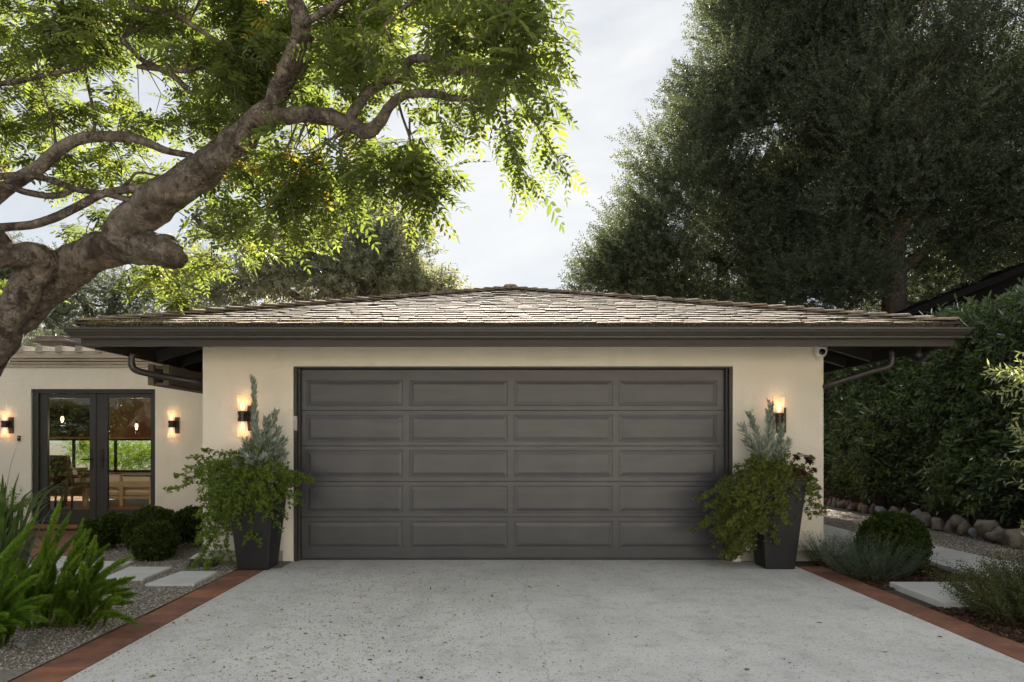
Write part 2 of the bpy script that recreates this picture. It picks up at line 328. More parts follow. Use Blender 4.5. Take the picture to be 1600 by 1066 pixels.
def scatter(tpls, pos, d, sc, up=None, rnd=None, jit=.35):
    """stamp several templates over positions with main direction d; per-face shade = plant value + jitter"""
    n = len(pos); pick = RG.integers(0, len(tpls), n); parts = []
    up = RG.normal(0, 1, (n, 3)) if up is None else up
    Rm = frames(d, up + 1e-4); rnd = RG.random(n) if rnd is None else rnd
    for i, (tv, tf) in enumerate(tpls):
        m = pick == i
        if m.sum() == 0: continue
        V, Fc, a = stamp(tv, tf, pos[m], Rm[m], sc[m], rnd[m])
        parts.append((V, Fc, np.clip(a*(1-jit) + RG.random(len(a))*jit, 0, 1)))
    return merge(parts)
def foliage(name, parts, material, parent, org=None):
    V, Fc, a = merge(parts)
    if org is not None: V = V - np.array(org)
    me = fast_mesh(name, V, Fc, a); me.materials.append(material)
    o = bpy.data.objects.new(name, me); COL.objects.link(o)
    if parent is not None: o.parent = parent
    return o
def sphere_dirs(n): return nrm(RG.normal(0, 1, (n, 3)))
def clump_crown(blobs, nclump, per, rsub, tpls, size, updir=.35, keep=None, inner=.0, flat=.75, tone=True):
    """blobs: (cx,cy,cz,rx,ry,rz). clumps sit in the outer part of every blob; sprays cover each clump"""
    B = np.array(blobs, float); wgt = np.prod(B[:, 3:], axis=1) ** (2/3); wgt /= wgt.sum()
    bi = RG.choice(len(B), nclump, p=wgt); d = sphere_dirs(nclump)
    rr = (inner + (1-inner) * RG.random(nclump)) ** .4
    c = B[bi, :3] + d * B[bi, 3:] * rr[:, None]
    rs = rsub * RG.uniform(.6, 1.35, nclump)
    d2 = sphere_dirs(nclump*per).reshape(nclump, per, 3); r2 = RG.random((nclump, per)) ** .45
    off = d2 * (rs[:, None] * r2)[..., None]; off[..., 2] *= flat
    pos = (c[:, None] + off).reshape(-1, 3)
    dd = (nrm(off) * .9 + d[:, None] * .5 + RG.normal(0, .35, off.shape)).reshape(-1, 3); dd[:, 2] += updir
    cl = np.repeat(RG.random(nclump), per)
    m = np.ones(len(pos), bool) if keep is None else keep(pos)
    pos, dd, cl = pos[m], dd[m], cl[m]
    sc = size * RG.uniform(.7, 1.3, len(pos))
    return scatter(tpls, pos, nrm(dd), sc, rnd=cl*.6 + RG.random(len(pos))*.4 if tone else None), c

for k_, f_ in (('shake2', .72), ('shake3', 1.12), ('shake_shade', .22)):  # last tone is for shake butts: dark end grain with shade painted in
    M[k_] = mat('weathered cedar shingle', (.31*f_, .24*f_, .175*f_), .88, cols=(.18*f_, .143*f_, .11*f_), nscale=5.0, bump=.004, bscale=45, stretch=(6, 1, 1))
M['lawn'] = mat('lawn', (.07, .11, .03), 1, cols=(.10, .13, .045), nscale=3)
M['paint'] = mat('pale house paint', (.80, .76, .68), .9)
# bark: furrows from voronoi cell edges, dark lichen on the upper sides
def barkify(m):
    N, L, b = nodes(m); tc = N.new('ShaderNodeTexCoord'); nz = N.new('ShaderNodeTexNoise'); nz.inputs['Scale'].default_value = 6; nz.inputs['Detail'].default_value = 6
    L.new(tc.outputs['Object'], nz.inputs['Vector']); ad = N.new('ShaderNodeMixRGB'); ad.inputs[0].default_value = .30; L.new(tc.outputs['Object'], ad.inputs[1]); L.new(nz.outputs['Color'], ad.inputs[2])
    mp = N.new('ShaderNodeMapping'); mp.inputs['Scale'].default_value = (.34, 1, 1); mp.inputs['Rotation'].default_value = (0, R(40), 0); L.new(ad.outputs[0], mp.inputs[0])
    vo = N.new('ShaderNodeTexVoronoi'); vo.feature = 'DISTANCE_TO_EDGE'; vo.inputs['Scale'].default_value = 21; L.new(mp.outputs[0], vo.inputs['Vector'])
    r = N.new('ShaderNodeMapRange'); r.inputs['From Min'].default_value = 0; r.inputs['From Max'].default_value = .09; r.inputs['To Min'].default_value = .6; r.inputs['To Max'].default_value = 0; L.new(vo.outputs['Distance'], r.inputs[0])
    n2 = N.new('ShaderNodeTexNoise'); n2.inputs['Scale'].default_value = 3.0; n2.inputs['Detail'].default_value = 5; L.new(tc.outputs['Object'], n2.inputs['Vector'])
    m2 = N.new('ShaderNodeMath'); m2.operation = 'MULTIPLY'; r3 = N.new('ShaderNodeMapRange'); r3.inputs['From Min'].default_value = .40; r3.inputs['From Max'].default_value = .58; L.new(n2.outputs[0], r3.inputs[0]); L.new(r.outputs[0], m2.inputs[0]); L.new(r3.outputs[0], m2.inputs[1])
    mx = N.new('ShaderNodeMixRGB'); mx.inputs[2].default_value = (.055, .036, .025, 1); L.new(m2.outputs[0], mx.inputs[0]); L.new(b.inputs['Base Color'].links[0].from_socket, mx.inputs[1])
    ge = N.new('ShaderNodeNewGeometry'); sp = N.new('ShaderNodeSeparateXYZ'); L.new(ge.outputs['Normal'], sp.inputs[0]); n4 = N.new('ShaderNodeTexNoise'); n4.inputs['Scale'].default_value = 7; n4.inputs['Detail'].default_value = 10; n4.inputs['Roughness'].default_value = .7; L.new(tc.outputs['Object'], n4.inputs['Vector'])
    ma = N.new('ShaderNodeMath'); ma.operation = 'MULTIPLY_ADD'; ma.inputs[1].default_value = .22; L.new(sp.outputs[2], ma.inputs[0]); L.new(n4.outputs[0], ma.inputs[2])
    r4 = N.new('ShaderNodeMapRange'); r4.inputs['From Min'].default_value = .56; r4.inputs['From Max'].default_value = .70; r4.inputs['To Max'].default_value = .8; L.new(ma.outputs[0], r4.inputs[0])
    m5 = N.new('ShaderNodeMixRGB'); m5.inputs[2].default_value = (.075, .055, .042, 1); L.new(r4.outputs[0], m5.inputs[0]); L.new(mx.outputs[0], m5.inputs[1]); L.new(m5.outputs[0], b.inputs['Base Color'])
    bp = N.new('ShaderNodeBump'); bp.inputs['Distance'].default_value = .02; bp.invert = True; L.new(m2.outputs[0], bp.inputs['Height']); L.new(b.inputs['Normal'].links[0].from_socket, bp.inputs['Normal']); L.new(bp.outputs[0], b.inputs['Normal'])
barkify(M['bark'])

for k_, c_ in (('brick2', (.27, .11, .065)), ('brick3', (.40, .16, .08))):
    M[k_] = mat('terracotta paver', c_, .9, cols=tuple(v*.7 for v in c_), nscale=7, bump=.004, bscale=50); overlay(M[k_], (.11, .065, .05), 4, .46, .7, 9, .7)
overlay(M['brick'], (.36, .27, .21), 11, .60, .72, 6, .45)
overlay(M['door'], (.12, .115, .11), 2.2, .50, .85, 7, .3, stretch=(1, 1, .3))
overlay(M['planter'], (.04, .039, .038), 5, .52, .8, 7, .4, stretch=(1, 1, .35))
# ================================================================ THE SETTING
def sheet(name, x0, x1, y0, y1, z, m, top=None):
    return setp(MB().quad((x0,y0,z),(x1,y0,z),(x1,y1,z),(x0,y1,z)).build(name, m), kind='structure')
sheet('ground', -400, 400, -200, 900, -.012, M['soil'])
DX0, DX1 = -2.44, 3.18                              # driveway edges
d = MB().box(DX0, DX1, -1.6, 7.235, -.15, 0).box(-2.30, 2.61, 7.235, 7.9, -.15, 0)
d.box(-2.44, -2.30, 7.235, 7.597, -.15, 0).box(2.61, 3.18, 7.235, 7.597, -.15, 0)
setp(MB().box(-90, 90, -14, -5.2, -.15, -.004).box(-5.5, 14, -5.2, -1.6, -.15, -.004).build('street', M['slab']), kind='structure')  # unseen street and apron, added pale to bounce sun onto the garage front
sheet('lawn', -60, -5.5, -5.2, .8, -.006, M['lawn']); sheet('lawn', -60, 60, -60, -14, -.005, M['lawn'])
drive = setp(d.build('driveway', M['concrete']), kind='structure')
# the long crack wandering from the door to the street
N_, L_, b_ = nodes(M['concrete'])
tc = N_.new('ShaderNodeTexCoord'); sx = N_.new('ShaderNodeSeparateXYZ'); L_.new(tc.outputs['Object'], sx.inputs[0])
def crack_mask(x0, amp, sc, wdt, seed, slope=0, y0=4.6):
    cb = N_.new('ShaderNodeCombineXYZ'); cb.inputs[0].default_value = seed; L_.new(sx.outputs[1], cb.inputs[1])
    nz = N_.new('ShaderNodeTexNoise'); nz.inputs['Scale'].default_value = sc; nz.inputs['Detail'].default_value = 8; nz.inputs['Roughness'].default_value = .62; L_.new(cb.outputs[0], nz.inputs[0])
    def mth(op, a, b=None, c=None):
        m_ = N_.new('ShaderNodeMath'); m_.operation = op
        for i, v in enumerate((a, b, c)):
            if v is None: continue
            if isinstance(v, (int, float)): m_.inputs[i].default_value = v
            else: L_.new(v, m_.inputs[i])
        return m_.outputs[0]
    px_ = mth('MULTIPLY_ADD', nz.outputs[0], amp, x0 - amp/2); py_ = mth('MULTIPLY_ADD', sx.outputs[1], slope, -slope*y0)
    dx_ = mth('ABSOLUTE', mth('SUBTRACT', mth('SUBTRACT', sx.outputs[0], px_), py_))
    return mth('MULTIPLY', mth('LESS_THAN', dx_, wdt), .34)
for a in ((.26, .45, 1.7, .0045, 3.1, -.03), ):
    mk = crack_mask(*a); mxx = N_.new('ShaderNodeMixRGB'); mxx.inputs[2].default_value = (.10, .095, .09, 1)
    L_.new(mk, mxx.inputs[0]); L_.new(b_.inputs['Base Color'].links[0].from_socket, mxx.inputs[1]); L_.new(mxx.outputs[0], b_.inputs['Base Color'])
# terracotta border strips: pavers with sandy joints
def border(x0, x1, y0, y1, seed):
    rs = random.Random(seed); m = MB(); y = y0; m.box(x0+.003, x1-.003, y0, y1, -.12, -.004, 1)
    while y < y1 - .05:
        yy = min(y + .298, y1); dz = rs.uniform(-.002, .002)
        m.box(x0+rs.uniform(0, .012), x1-rs.uniform(0, .010), y+.006, yy-.006, -.05, .004+dz, rs.choice((0,0,2,3))); y = yy
    return setp(m.build('paver_border', [M['brick'], M['grout'], M['brick2'], M['brick3']], bevel=.005), kind='structure')
border(-2.735, DX0-.002, -1.6, 7.16, 1); border(DX1+.002, 3.455, -1.6, 7.30, 2)
g1 = MB().add([(-6.2,1.0,.006),(-2.737,1.0,.006),(-2.737,7.16,.006),(-2.3,7.2,.006),(-2.3,7.62,.006),(-3.30,7.62,.006),(-3.30,10.15,.006),(-4.95,10.15,.006),(-4.95,7.9,.006),(-6.2,7.9,.006)], [tuple(range(10))])
setp(g1.build('gravel_bed', M['gravel']), kind='structure')
g2 = MB().add([(3.61,8.95,.006),(4.3,8.6,.006),(5.6,7.35,.006),(6.75,7.4,.006),(6.95,16,.006),(3.61,16,.006)], [tuple(range(6))])
setp(g2.build('gravel_path', M['gravel']), kind='structure')
# brick terrace before the french doors
m = MB().box(-9.4, -4.95, 7.9, 10.15, -.1, .004, 1)
for iy in range(15):
    for ix in range(15):
        x = -9.4 + ix*.3 + (.15 if iy % 2 else 0); y = 7.9 + iy*.15
        m.box(x+.004, min(x+.296, -4.95), y+.004, y+.146, -.02, .012)
setp(m.build('brick_terrace', [M['brick'], M['grout']]), kind='structure')

# ================================================================ GARAGE
GO = Vector((.155, 7.6, 0))
gar = empty('garage_building', GO, 'low cream stucco garage with a wide dark panelled door and hipped shingle roof', 'garage')
WX0, WX1, WY0, WY1, WT = -3.30, 3.61, 7.6, 14.8, 2.70
OX0, OX1, OZ = -2.293, 2.602, 2.175
m = MB(GO)
m.box(WX0, OX0, WY0, WY0+.2, .125, WT).box(OX1, WX1, WY0, WY0+.2, .125, WT).box(OX0, OX1, WY0, WY0+.2, OZ, WT)
m.box(WX0, WX0+.2, WY0+.2, WY1, .125, WT).box(WX1-.2, WX1, WY0+.2, WY1, .125, WT).box(WX0+.2, WX1-.2, WY1-.2, WY1, .125, WT)
m.box(OX0-.115, OX0, WY0, WY0+.2, .0, .125).box(OX1, OX1+.09, WY0, WY0+.2, .0, .125)
m.build('wall', M['stucco'], gar)
for q in (MB(GO).box(WX0+.02, OX0-.115, WY0+.025, WY0+.2, 0, .125).box(WX0+.02, WX0+.2, WY0+.2, WY1, 0, .125), MB(GO).box(OX1+.09, WX1-.02, WY0+.025, WY0+.2, 0, .125).box(WX1-.2, WX1-.02, WY0+.2, WY1, 0, .125)): q.build('foundation', M['foot'], gar)
# dark jamb lining of the opening
m = MB(GO)
m.box(OX0, OX0+.035, WY0+.012, WY0+.16, 0, OZ).box(OX1-.035, OX1, WY0+.012, WY0+.16, 0, OZ).box(OX0+.035, OX1-.035, WY0+.012, WY0+.16, OZ-.022, OZ)
m.box(OX0+.035, OX0+.06, WY0+.06, WY0+.16, 0, OZ-.022).box(OX1-.06, OX1-.035, WY0+.06, WY0+.16, 0, OZ-.022)
m.build('door_jamb', M['trim'], gar, bevel=.003)
# the sectional door: 5 sections x 4 raised panels
DYF = 7.715; LX0, LX1 = OX0+.05, OX1-.05
secz = [0.018, .485, .886, 1.287, 1.688, 2.15]
pcx = [(-2.178,-1.093), (-1.013,.094), (.166,1.281), (1.353,2.462)]
pz = [(.130,.433), (.535,.836), (.937,1.238), (1.338,1.638), (1.742,2.032)]
gd = MB(GO)
for k in range(5):
    z0, z1 = secz[k]+.003, secz[k+1]-.003; a, b = pz[k]
    gd.quad((LX0,DYF,z0),(LX1,DYF,z0),(LX1,DYF,a),(LX0,DYF,a)).quad((LX0,DYF,b),(LX1,DYF,b),(LX1,DYF,z1),(LX0,DYF,z1))
    xs = [LX0] + [v for p in pcx for v in p] + [LX1]
    for i in range(0, len(xs), 2): gd.quad((xs[i],DYF,a),(xs[i+1],DYF,a),(xs[i+1],DYF,b),(xs[i],DYF,b))
    gd.quad((LX0,DYF,z1),(LX1,DYF,z1),(LX1,DYF+.012,z1+.003),(LX0,DYF+.012,z1+.003))
    gd.quad((LX0,DYF+.012,z0-.003),(LX1,DYF+.012,z0-.003),(LX1,DYF,z0),(LX0,DYF,z0))
gd.box(LX0, LX1, DYF+.035, DYF+.06, .018, 2.15)
door = gd.build('garage_door', M['door'], gar)
MB(GO).box(LX0, LX1, DYF-.004, DYF+.03, .001, .018).build('bottom_seal', M['black'], door)
for k in range(5):
    for (x0, x1) in pcx:
        z0, z1 = pz[k]; m = MB(GO)
        rings = [(0, 0), (.005, .006), (.014, .0065), (.050, .0015), (.054, .0015)]
        pr = None
        for (ins, dep) in rings:
            q = [(x0+ins,DYF+dep,z0+ins),(x1-ins,DYF+dep,z0+ins),(x1-ins,DYF+dep,z1-ins),(x0+ins,DYF+dep,z1-ins)]
            if pr:
                for i in range(4): j = (i+1) % 4; m.quad(pr[i], pr[j], q[j], q[i])
            pr = q
        m.quad(*pr); m.build('door_panel', M['door'], door)
# eaves: mitred rings round the roof rectangle
def ring(prof, x0, x1, y0, y1, mb, closed=False):
    vs = []; n = len(prof)
    for (o, z) in prof: vs += [(x0-o,y0-o,z),(x1+o,y0-o,z),(x1+o,y1+o,z),(x0-o,y1+o,z)]
    fs = []
    for k in range(n if closed else n-1):
        k2 = (k+1) % n
        for i in range(4): j = (i+1) % 4; fs.append((k*4+i, k*4+j, k2*4+j, k2*4+i))
    mb.add(vs, fs)
EX0, EX1, EY0, EY1 = -4.15, 4.51, 6.77, 15.43       # outer face of the fascia
m = MB(GO); ring([(0,2.283),(0,2.505),(-.035,2.505),(-.035,2.283)], EX0, EX1, EY0, EY1, m, True)
m.build('fascia', M['fascia'], gar)
m = MB(GO)
ring([(.003,2.352),(.060,2.352),(.066,2.362),(.066,2.372),(.072,2.378),(.088,2.400),(.100,2.415),(.105,2.432),(.118,2.436),(.118,2.452),(.108,2.452),(.100,2.440),(.08,2.40),(.060,2.362),(.003,2.362)], EX0, EX1, EY0, EY1, m, True)
gut = m.build('gutter', M['gutter'], gar)
SL = .30
def roofz(dist): return 2.500 + SL*dist             # dist inwards from the shingle edge
# deck underside (soffit boards) and deck body
m = MB(GO); ap = (.18, 11.10)
for zoff in (-.085, -.03):
    e = .03
    c = [(EX0+e,EY0+e),(EX1-e,EY0+e),(EX1-e,EY1-e),(EX0+e,EY1-e)]; zz = roofz(e)+zoff
    vs = [(x,y,zz) for x, y in c] + [(ap[0],ap[1],roofz(ap[0]-EX0)+zoff)]
    m.add(vs, [(0,1,4),(1,2,4),(2,3,4),(3,0,4)] if zoff > -.05 else [(1,0,4),(2,1,4),(3,2,4),(0,3,4)])
m.build('eave_soffit', M['soffit'], gar)
# rafters under the overhang
def rafter(a, b, wd=.022, h=.062):
    a, b = Vector(a), Vector(b); t = (b-a)/2; s = t.cross(Vector((0,0,1))).normalized()*wd; u = s.cross(t).normalized()*h
    return MB(GO).obox((a+b)/2, t, s, u if u.z > 0 else -u)
y = 6.98
while y < 15.0:
    for sx_ in (-1, 1):
        xe, xw = (EX0+.04, WX0+.0) if sx_ < 0 else (EX1-.04, WX1)
        if y > 7.62: rafter((xe,y,roofz(.04)-.155), (xw,y,roofz(abs(xw-xe)+.04)-.155)).build('rafter', M['trim'], gar)
    y += .61
for sx_ in (-1, 1):                                 # hip rafters at the two front corners
    xe, xw = (EX0+.05, WX0-.02) if sx_ < 0 else (EX1-.05, WX1+.02)
    rafter((xe,EY0+.05,roofz(.05)-.165), (xw,WY0-.02,roofz(.85)-.165), .03, .075).build('hip_rafter', M['trim'], gar)
x = -3.0
while x < 3.5:
    rafter((x,EY0+.04,roofz(.04)-.155), (x,WY0,roofz(.83)-.155)).build('rafter', M['trim'], gar); x += .61
# shingles: every slope a field of thick shakes
def shakes(seed=3):
    rs = random.Random(seed); m = MB(GO); th = math.atan(SL)
    HW = (EX1-EX0)/2 + .045; cx, cy = ap
    rows = int(HW/ math.cos(th) / .172)+1
    for side in range(4):
        a = [0, math.pi/2, math.pi, -math.pi/2][side]
        U = Vector((math.cos(a), math.sin(a), 0)); V = Vector((-math.sin(a), math.cos(a), 0))
        for r in range(rows):
            if side == 2 and r > 99: break
            dd = r*.182; half = HW - dd
            if half < .1: break
            x = -half - rs.uniform(0, .2)
            while x < half:
                wd = rs.choice((.12,.15,.19,.22,.26))*rs.uniform(.9, 1.1); x0, x1 = max(x, -half), min(x+wd-.006, half); x += wd
                if x1-x0 < .03: continue
                if rs.random() < .006: continue
                t = rs.uniform(.009, .018); sl = .30; off = rs.uniform(-.018, .014); lift = rs.uniform(0, .003); tw = rs.uniform(-.002, .002)
                d0 = dd + off; d1 = dd + sl
                if d1 > HW: d1 = HW
                k0 = max(0, 1 - 0); vs = []
                for (dx, zb) in ((d0, 0), (d1, t-.022)):
                    lim = HW - dx
                    a0, a1 = max(x0, -lim), min(x1, lim)
                    if a1 < a0: a0 = a1 = (x0+x1)/2 if abs((x0+x1)/2) < lim else math.copysign(lim, x0+x1)
                    for (xx, q) in ((a0, -tw), (a1, tw)):
                        base = Vector((cx, cy, 0)) - V*(HW-dx) + U*xx; zz = roofz(dx) + zb
                        vs.append(base + Vector((0,0,zz - .004))); vs.append(base + Vector((0,0,zz + (t + lift + q if dx == d0 else .001))))
                # 0 lo-left-bottom,1 lo-left-top,2 lo-right-bottom,3 top,4 up-left-bottom,5,6,7
                m.add(vs, [(1,3,7,5)], rs.choice((0,0,1,2,2,2)))
                m.add(vs, [(0,2,3,1),(0,1,5,4),(2,6,7,3)], 3)  # butt and edge faces get the tone with shade painted in
    # hip caps
    for (ex, ey) in ((-1,-1),(1,-1),(1,1),(-1,1)):
        c0 = Vector((cx+ex*HW, cy+ey*HW, roofz(0))); c1 = Vector((cx, cy, roofz(HW))); tot = (c1-c0).length; s = .02; T = (c1-c0).normalized()
        sd = Vector((-T.y*1, T.x, 0)).normalized()
        while s < tot-.05:
            lift = .040 + rs.uniform(0, .008); a_ = c0 + T*s + Vector((0,0,lift)); b_ = c0 + T*min(s+.36, tot) + Vector((0,0,.012)); wq = .105*rs.uniform(.9, 1.1)
            for q in (-1, 1):
                dn = Vector((0,0,-.05)); tk = Vector((0,0,.020))
                m.add([a_, a_+sd*q*wq+dn*.4, b_+sd*q*wq+dn*.4, b_, a_+tk, a_+sd*q*wq+dn*.4+tk, b_+sd*q*wq+dn*.4+tk*.5, b_+tk*.5], [(0,1,5,4),(4,5,6,7),(1,2,6,5),(0,3,2,1)])
            s += .22
    return m
roof = shakes().build('shingle_roof', [M['shake'], M['shake2'], M['shake3'], M['shake_shade']], gar)
MB(GO).lathe((ap[0],ap[1],roofz(4.37)+.02), [(.16,0),(.12,.04),(.03,.06)], 8).build('roof_peak_cap', M['shake'], roof)
# downspout elbows under the side eaves
def pipe(pts, r, parent, org, name='downspout', n=12, material=None):
    c = catmull(pts, 6); MB(org).tube([p[:3] for p in c], [r]*len(c), n).build(name, material or M['gutter'], parent, smooth=True)
pl = [P(207,552,7.3), P(205,566,7.3), P(210,577,7.32), P(228,583,7.4), P(270,591,7.6), P(318,600,7.8), Vector((-3.33,8.3,1.93)), Vector((-3.34,8.32,1.2)), Vector((-3.34,8.32,.05))]
pipe(pl, .036, gar, GO)
pr_ = [P(1394,548,7.3), P(1394,565,7.3), P(1388,573,7.32), P(1360,581,7.4), P(1325,592,7.5), P(1290,604,7.6), Vector((3.66,7.95,1.85)), Vector((3.67,8.0,1.2)), Vector((3.67,8.0,.05))]
pipe(pr_, .036, gar, GO)
# deep weathered beam carried beside the left wall
MB(GO).box(-4.13, -4.06, 8.02, 10.1, 2.0, 2.24).box(-4.06, -3.95, 8.06, 10.1, 2.19, 2.235).box(-3.95, -3.88, 8.02, 8.09, 2.0, 2.24).box(-4.06,-3.95,8.06,10.1,2.0,2.03).box(-3.95, -3.88, 8.09, 10.1, 2.03, 2.235).build('side_beam', M['greywood'], gar, bevel=.004)

# things fixed on or near the garage
def cam_thing():
    o = Vector((3.54, 7.6, 2.335)); t = empty('security_camera', o, 'small white dome security camera under the eave at the garage wall corner', 'camera')
    MB((0,0,0)).lathe((0,-.055,.052), [(.056,-.012),(.056,.006),(.05,.012)], 24, ).build('mount', M['white'], t, smooth=False)
    MB().lathe((0,-.055,.0), [(.0,-.052),(.022,-.048),(.038,-.034),(.047,-.010),(.048,.012),(.044,.04)], 24, cap=False).build('housing', M['white'], t, smooth=True)
    MB().lathe((-.006,-.098,-.010), [(.024,.012),(.023,.0),(.019,-.005),(.0001,-.008)], 24, ax='y').build('lens', M['lens'], t, smooth=True)
cam_thing()
bpy.data.objects['security_camera'].scale = (1.45, 1.45, 1.45)
t = empty('door_sensor', (OX0+.022, 7.60, 1.54), 'slim pale sensor box on the left jamb of the garage door', 'sensor')
MB().box(-.022, .022, -.02, .03, -.082, .082).build('cover', M['pale'], t, bevel=.006)
MB().box(-.008, .008, -.024, -.02, -.075, .04).build('seam_strip', M['foot'], t)
t = empty('flood_light', (4.38, 7.15, 2.23), 'black flood light hanging under the right eave corner', 'flood light')
MB().lathe((0,0,.08), [(.035,0),(.035,.05)], 16).build('mount', M['black'], t)
MB().lathe((-.05,-.05,0), [(.02,.09),(.05,.07),(.066,.0),(.066,-.02)], 16, ax='y').build('lamp_head', M['black'], t, smooth=True)
MB().lathe((.07,-.03,-.005), [(.02,.09),(.045,.07),(.056,.0),(.056,-.02)], 16, ax='y').build('lamp_head', M['black'], t, smooth=True)

# wall lanterns -------------------------------------------------
def lantern(loc, s, label, upper=True, lower=True, power=1.0, group='wall lanterns with frosted glass'):
    """two frosted cups above and below a bronze band, on a bronze back plate; local y- is away from the wall"""
    t = empty('wall_lantern', loc, label, 'wall lantern', group)
    k = s
    MB().box(-.055*k+.05*k, .055*k+.05*k, -.018, 0, -.16*k, .12*k).build('back_plate', M['bronze'], t, bevel=.002)
    MB().box(.0, .045*k, -.06*k, -.018, -.03*k, .03*k).build('arm', M['bronze'], t, bevel=.002)
    cy = -.075*k
    MB().lathe((0,cy,0), [(.052*k,-.056*k),(.052*k,-.02*k),(.046*k,-.016*k),(.046*k,.016*k),(.052*k,.02*k),(.052*k,.056*k)], 24).build('holder', M['bronze'], t)
    for sg, on in ((1, upper), (-1, lower)):
        if not on: continue
        z0 = .056*k*sg
        sh = MB().lathe((0,cy,0), [(.046*k, z0),(.050*k, z0+.06*k*sg),(.062*k, z0+.175*k*sg)], 28, cap=False).build('lamp_shade', M['frost'], t, smooth=True)
        MB().lathe((0,cy,0), [(.001,z0+.005*sg),(.020*k,z0+.02*k*sg),(.026*k,z0+.05*k*sg),(.016*k,z0+.085*k*sg),(.001,z0+.10*k*sg)], 14).build('bulb', M['bulb'], sh, smooth=True)
        ld = bpy.data.lights.new('lamp_light', 'POINT'); lo = bpy.data.objects.new('lamp_light', ld); COL.objects.link(lo)
        ld.energy = .04*power; ld.color = (1, .62, .34); ld.shadow_soft_size = .03; lo.parent = t; lo.location = (0, cy, z0+.12*k*sg)
    return t
lantern(P(383,651,7.6), 1.0, 'large lit lantern with upper and lower glass, on the garage pier left of the door', power=2.2)
lantern(P(1213,654,7.6), 1.0, 'large lit lantern with only its upper glass, on the garage pier right of the door', lower=False, power=2.2)
lantern(P(12,663,10.15), .86, 'small lit lantern on the house wall left of the french doors', power=1.6)
lantern(P(271,663,10.15), .86, 'small lit lantern on the house wall between the french doors and the garage', power=1.6)
t = empty('doorbell', P(30,685,10.15), 'tiny black doorbell box on the cream wall by the french doors', 'doorbell')
MB().box(-.022, .022, -.018, 0, -.04, .04).build('case', M['black'], t, bevel=.004)
MB().lathe((0,-.019,.012), [(.011,0),(.011,-.004)], 14, ax='y').build('button', M['foot'], t)

# ================================================================ HOUSE WING
HO = Vector((-6.0, 10.15, 0))
hou = empty('house_wing', HO, 'cream stucco house wing with dark french doors and a beamed flat roof', 'house')
HX0, HX1, HYW, HT = -13.0, -3.32, 10.15, 2.50
FX0, FX1, FZ = -6.963, -5.116, 2.115
MB(HO).box(HX0, FX0, HYW, HYW+.22, 0, HT).box(FX1, HX1, HYW, HYW+.22, 0, HT).box(FX0, FX1, HYW, HYW+.22, FZ, HT).box(HX0, HX0+.2, HYW+.22, 16.5, 0, HT).box(HX1-.2, HX1, HYW+.22, 16.5, 0, HT).box(HX0+.2,-11.2,16.3,16.5,0,HT).box(-8.2,HX1-.2,16.3,16.5,0,HT).box(-11.2,-8.2,16.3,16.5,0,.6).box(-11.2,-8.2,16.3,16.5,1.4,HT).build('wall', M['stucco'], hou)
cz = 1.345
m = MB(HO).box(HX0, HX1+.0, HYW-.03, HYW, 2.435, 2.475).box(HX0, HX1, HYW-.05, HYW, 2.485, 2.515).box(HX0, HX1, HYW-.07, HYW, 2.525, 2.56)
m.box(HX0, HX1, HYW-.10, HYW+.25, 2.565, 2.665); m.build('cornice', M['cornice'], hou, bevel=.004)
x = -12.9
while x < -3.6:
    MB(HO).obox((x, HYW+.55, 2.735), (.045,0,0), (0,.68,.045), (0,0,.05)).build('roof_beam_tail', M['tail'], hou, bevel=.004); x += .292
MB(HO).add([(HX0,HYW-.1,2.668),(HX1,HYW-.1,2.668),(HX1,16.5,3.0),(HX0,16.5,3.0),(HX0,16.5,2.5),(HX1,16.5,2.5)], [(0,1,2,3),(3,2,5,4)]).build('roof_deck', M['whiteroof'], hou)
m = MB(HO).box(-8.75, -7.7, 11.9, 12.5, 2.7, 2.98); m.build('roof_curb', M['whiteroof'], hou, bevel=.01)
ch = MB(HO).box(-8.6, -8.2, 12.8, 13.2, 2.8, 3.2).build('chimney', M['copper'], hou)
MB(HO).box(-8.75, -8.05, 12.65, 13.35, 3.2, 3.24).box(-8.66,-8.14,12.74,13.26,3.24,3.31).build('chimney_cap', M['copper'], ch, bevel=.01)
# french doors
m = MB(HO).box(FX0, FX0+.09, HYW+.03, HYW+.19, .1, FZ).box(FX1-.055, FX1, HYW+.03, HYW+.19, .1, FZ).box(FX0+.09, FX1-.055, HYW+.03, HYW+.19, FZ-.06, FZ)
m.build('door_frame', M['trim'], hou, bevel=.004)
MB(HO).box(FX0-.02, FX1+.02, HYW-.06, HYW+.2, .045, .098).build('door_sill', M['sill'], hou, bevel=.006)
MB(HO).box(FX0-.03, FX1+.03, HYW-.03, HYW+.2, .013, .043).build('door_riser', M['trim'], hou)
def fdoor(x0, x1, gx0, gx1, hx, sg):
    y0, y1 = HYW+.06, HYW+.11; z0, z1 = .102, FZ-.063; gz0, gz1 = .327, 1.985
    d = MB(HO).box(x0, gx0, y0, y1, z0, z1).box(gx1, x1, y0, y1, z0, z1).box(gx0, gx1, y0, y1, z0, gz0).box(gx0, gx1, y0, y1, gz1, z1)
    d = d.build('french_door', M['trim'], hou, bevel=.005)
    MB(HO).box(gx0-.002, gx1+.002, y0+.018, y0+.026, gz0-.002, gz1+.002).build('glass_pane', M['glass'], d)
    h = MB(HO).box(hx-.026, hx+.026, y0-.010, y0, .935, 1.225)
    h.tube([(hx,y0-.008,1.07),(hx,y0-.055,1.07),(hx+sg*.02,y0-.06,1.07),(hx+sg*.14,y0-.06,1.068)], [.010,.010,.010,.008], 10)
    h.build('door_handle', M['black'], d)
fdoor(FX0+.092, -6.045, -6.755, -6.127, -6.085, -1)
fdoor(-6.041, FX1-.057, -5.86, -5.215, -5.945, 1)
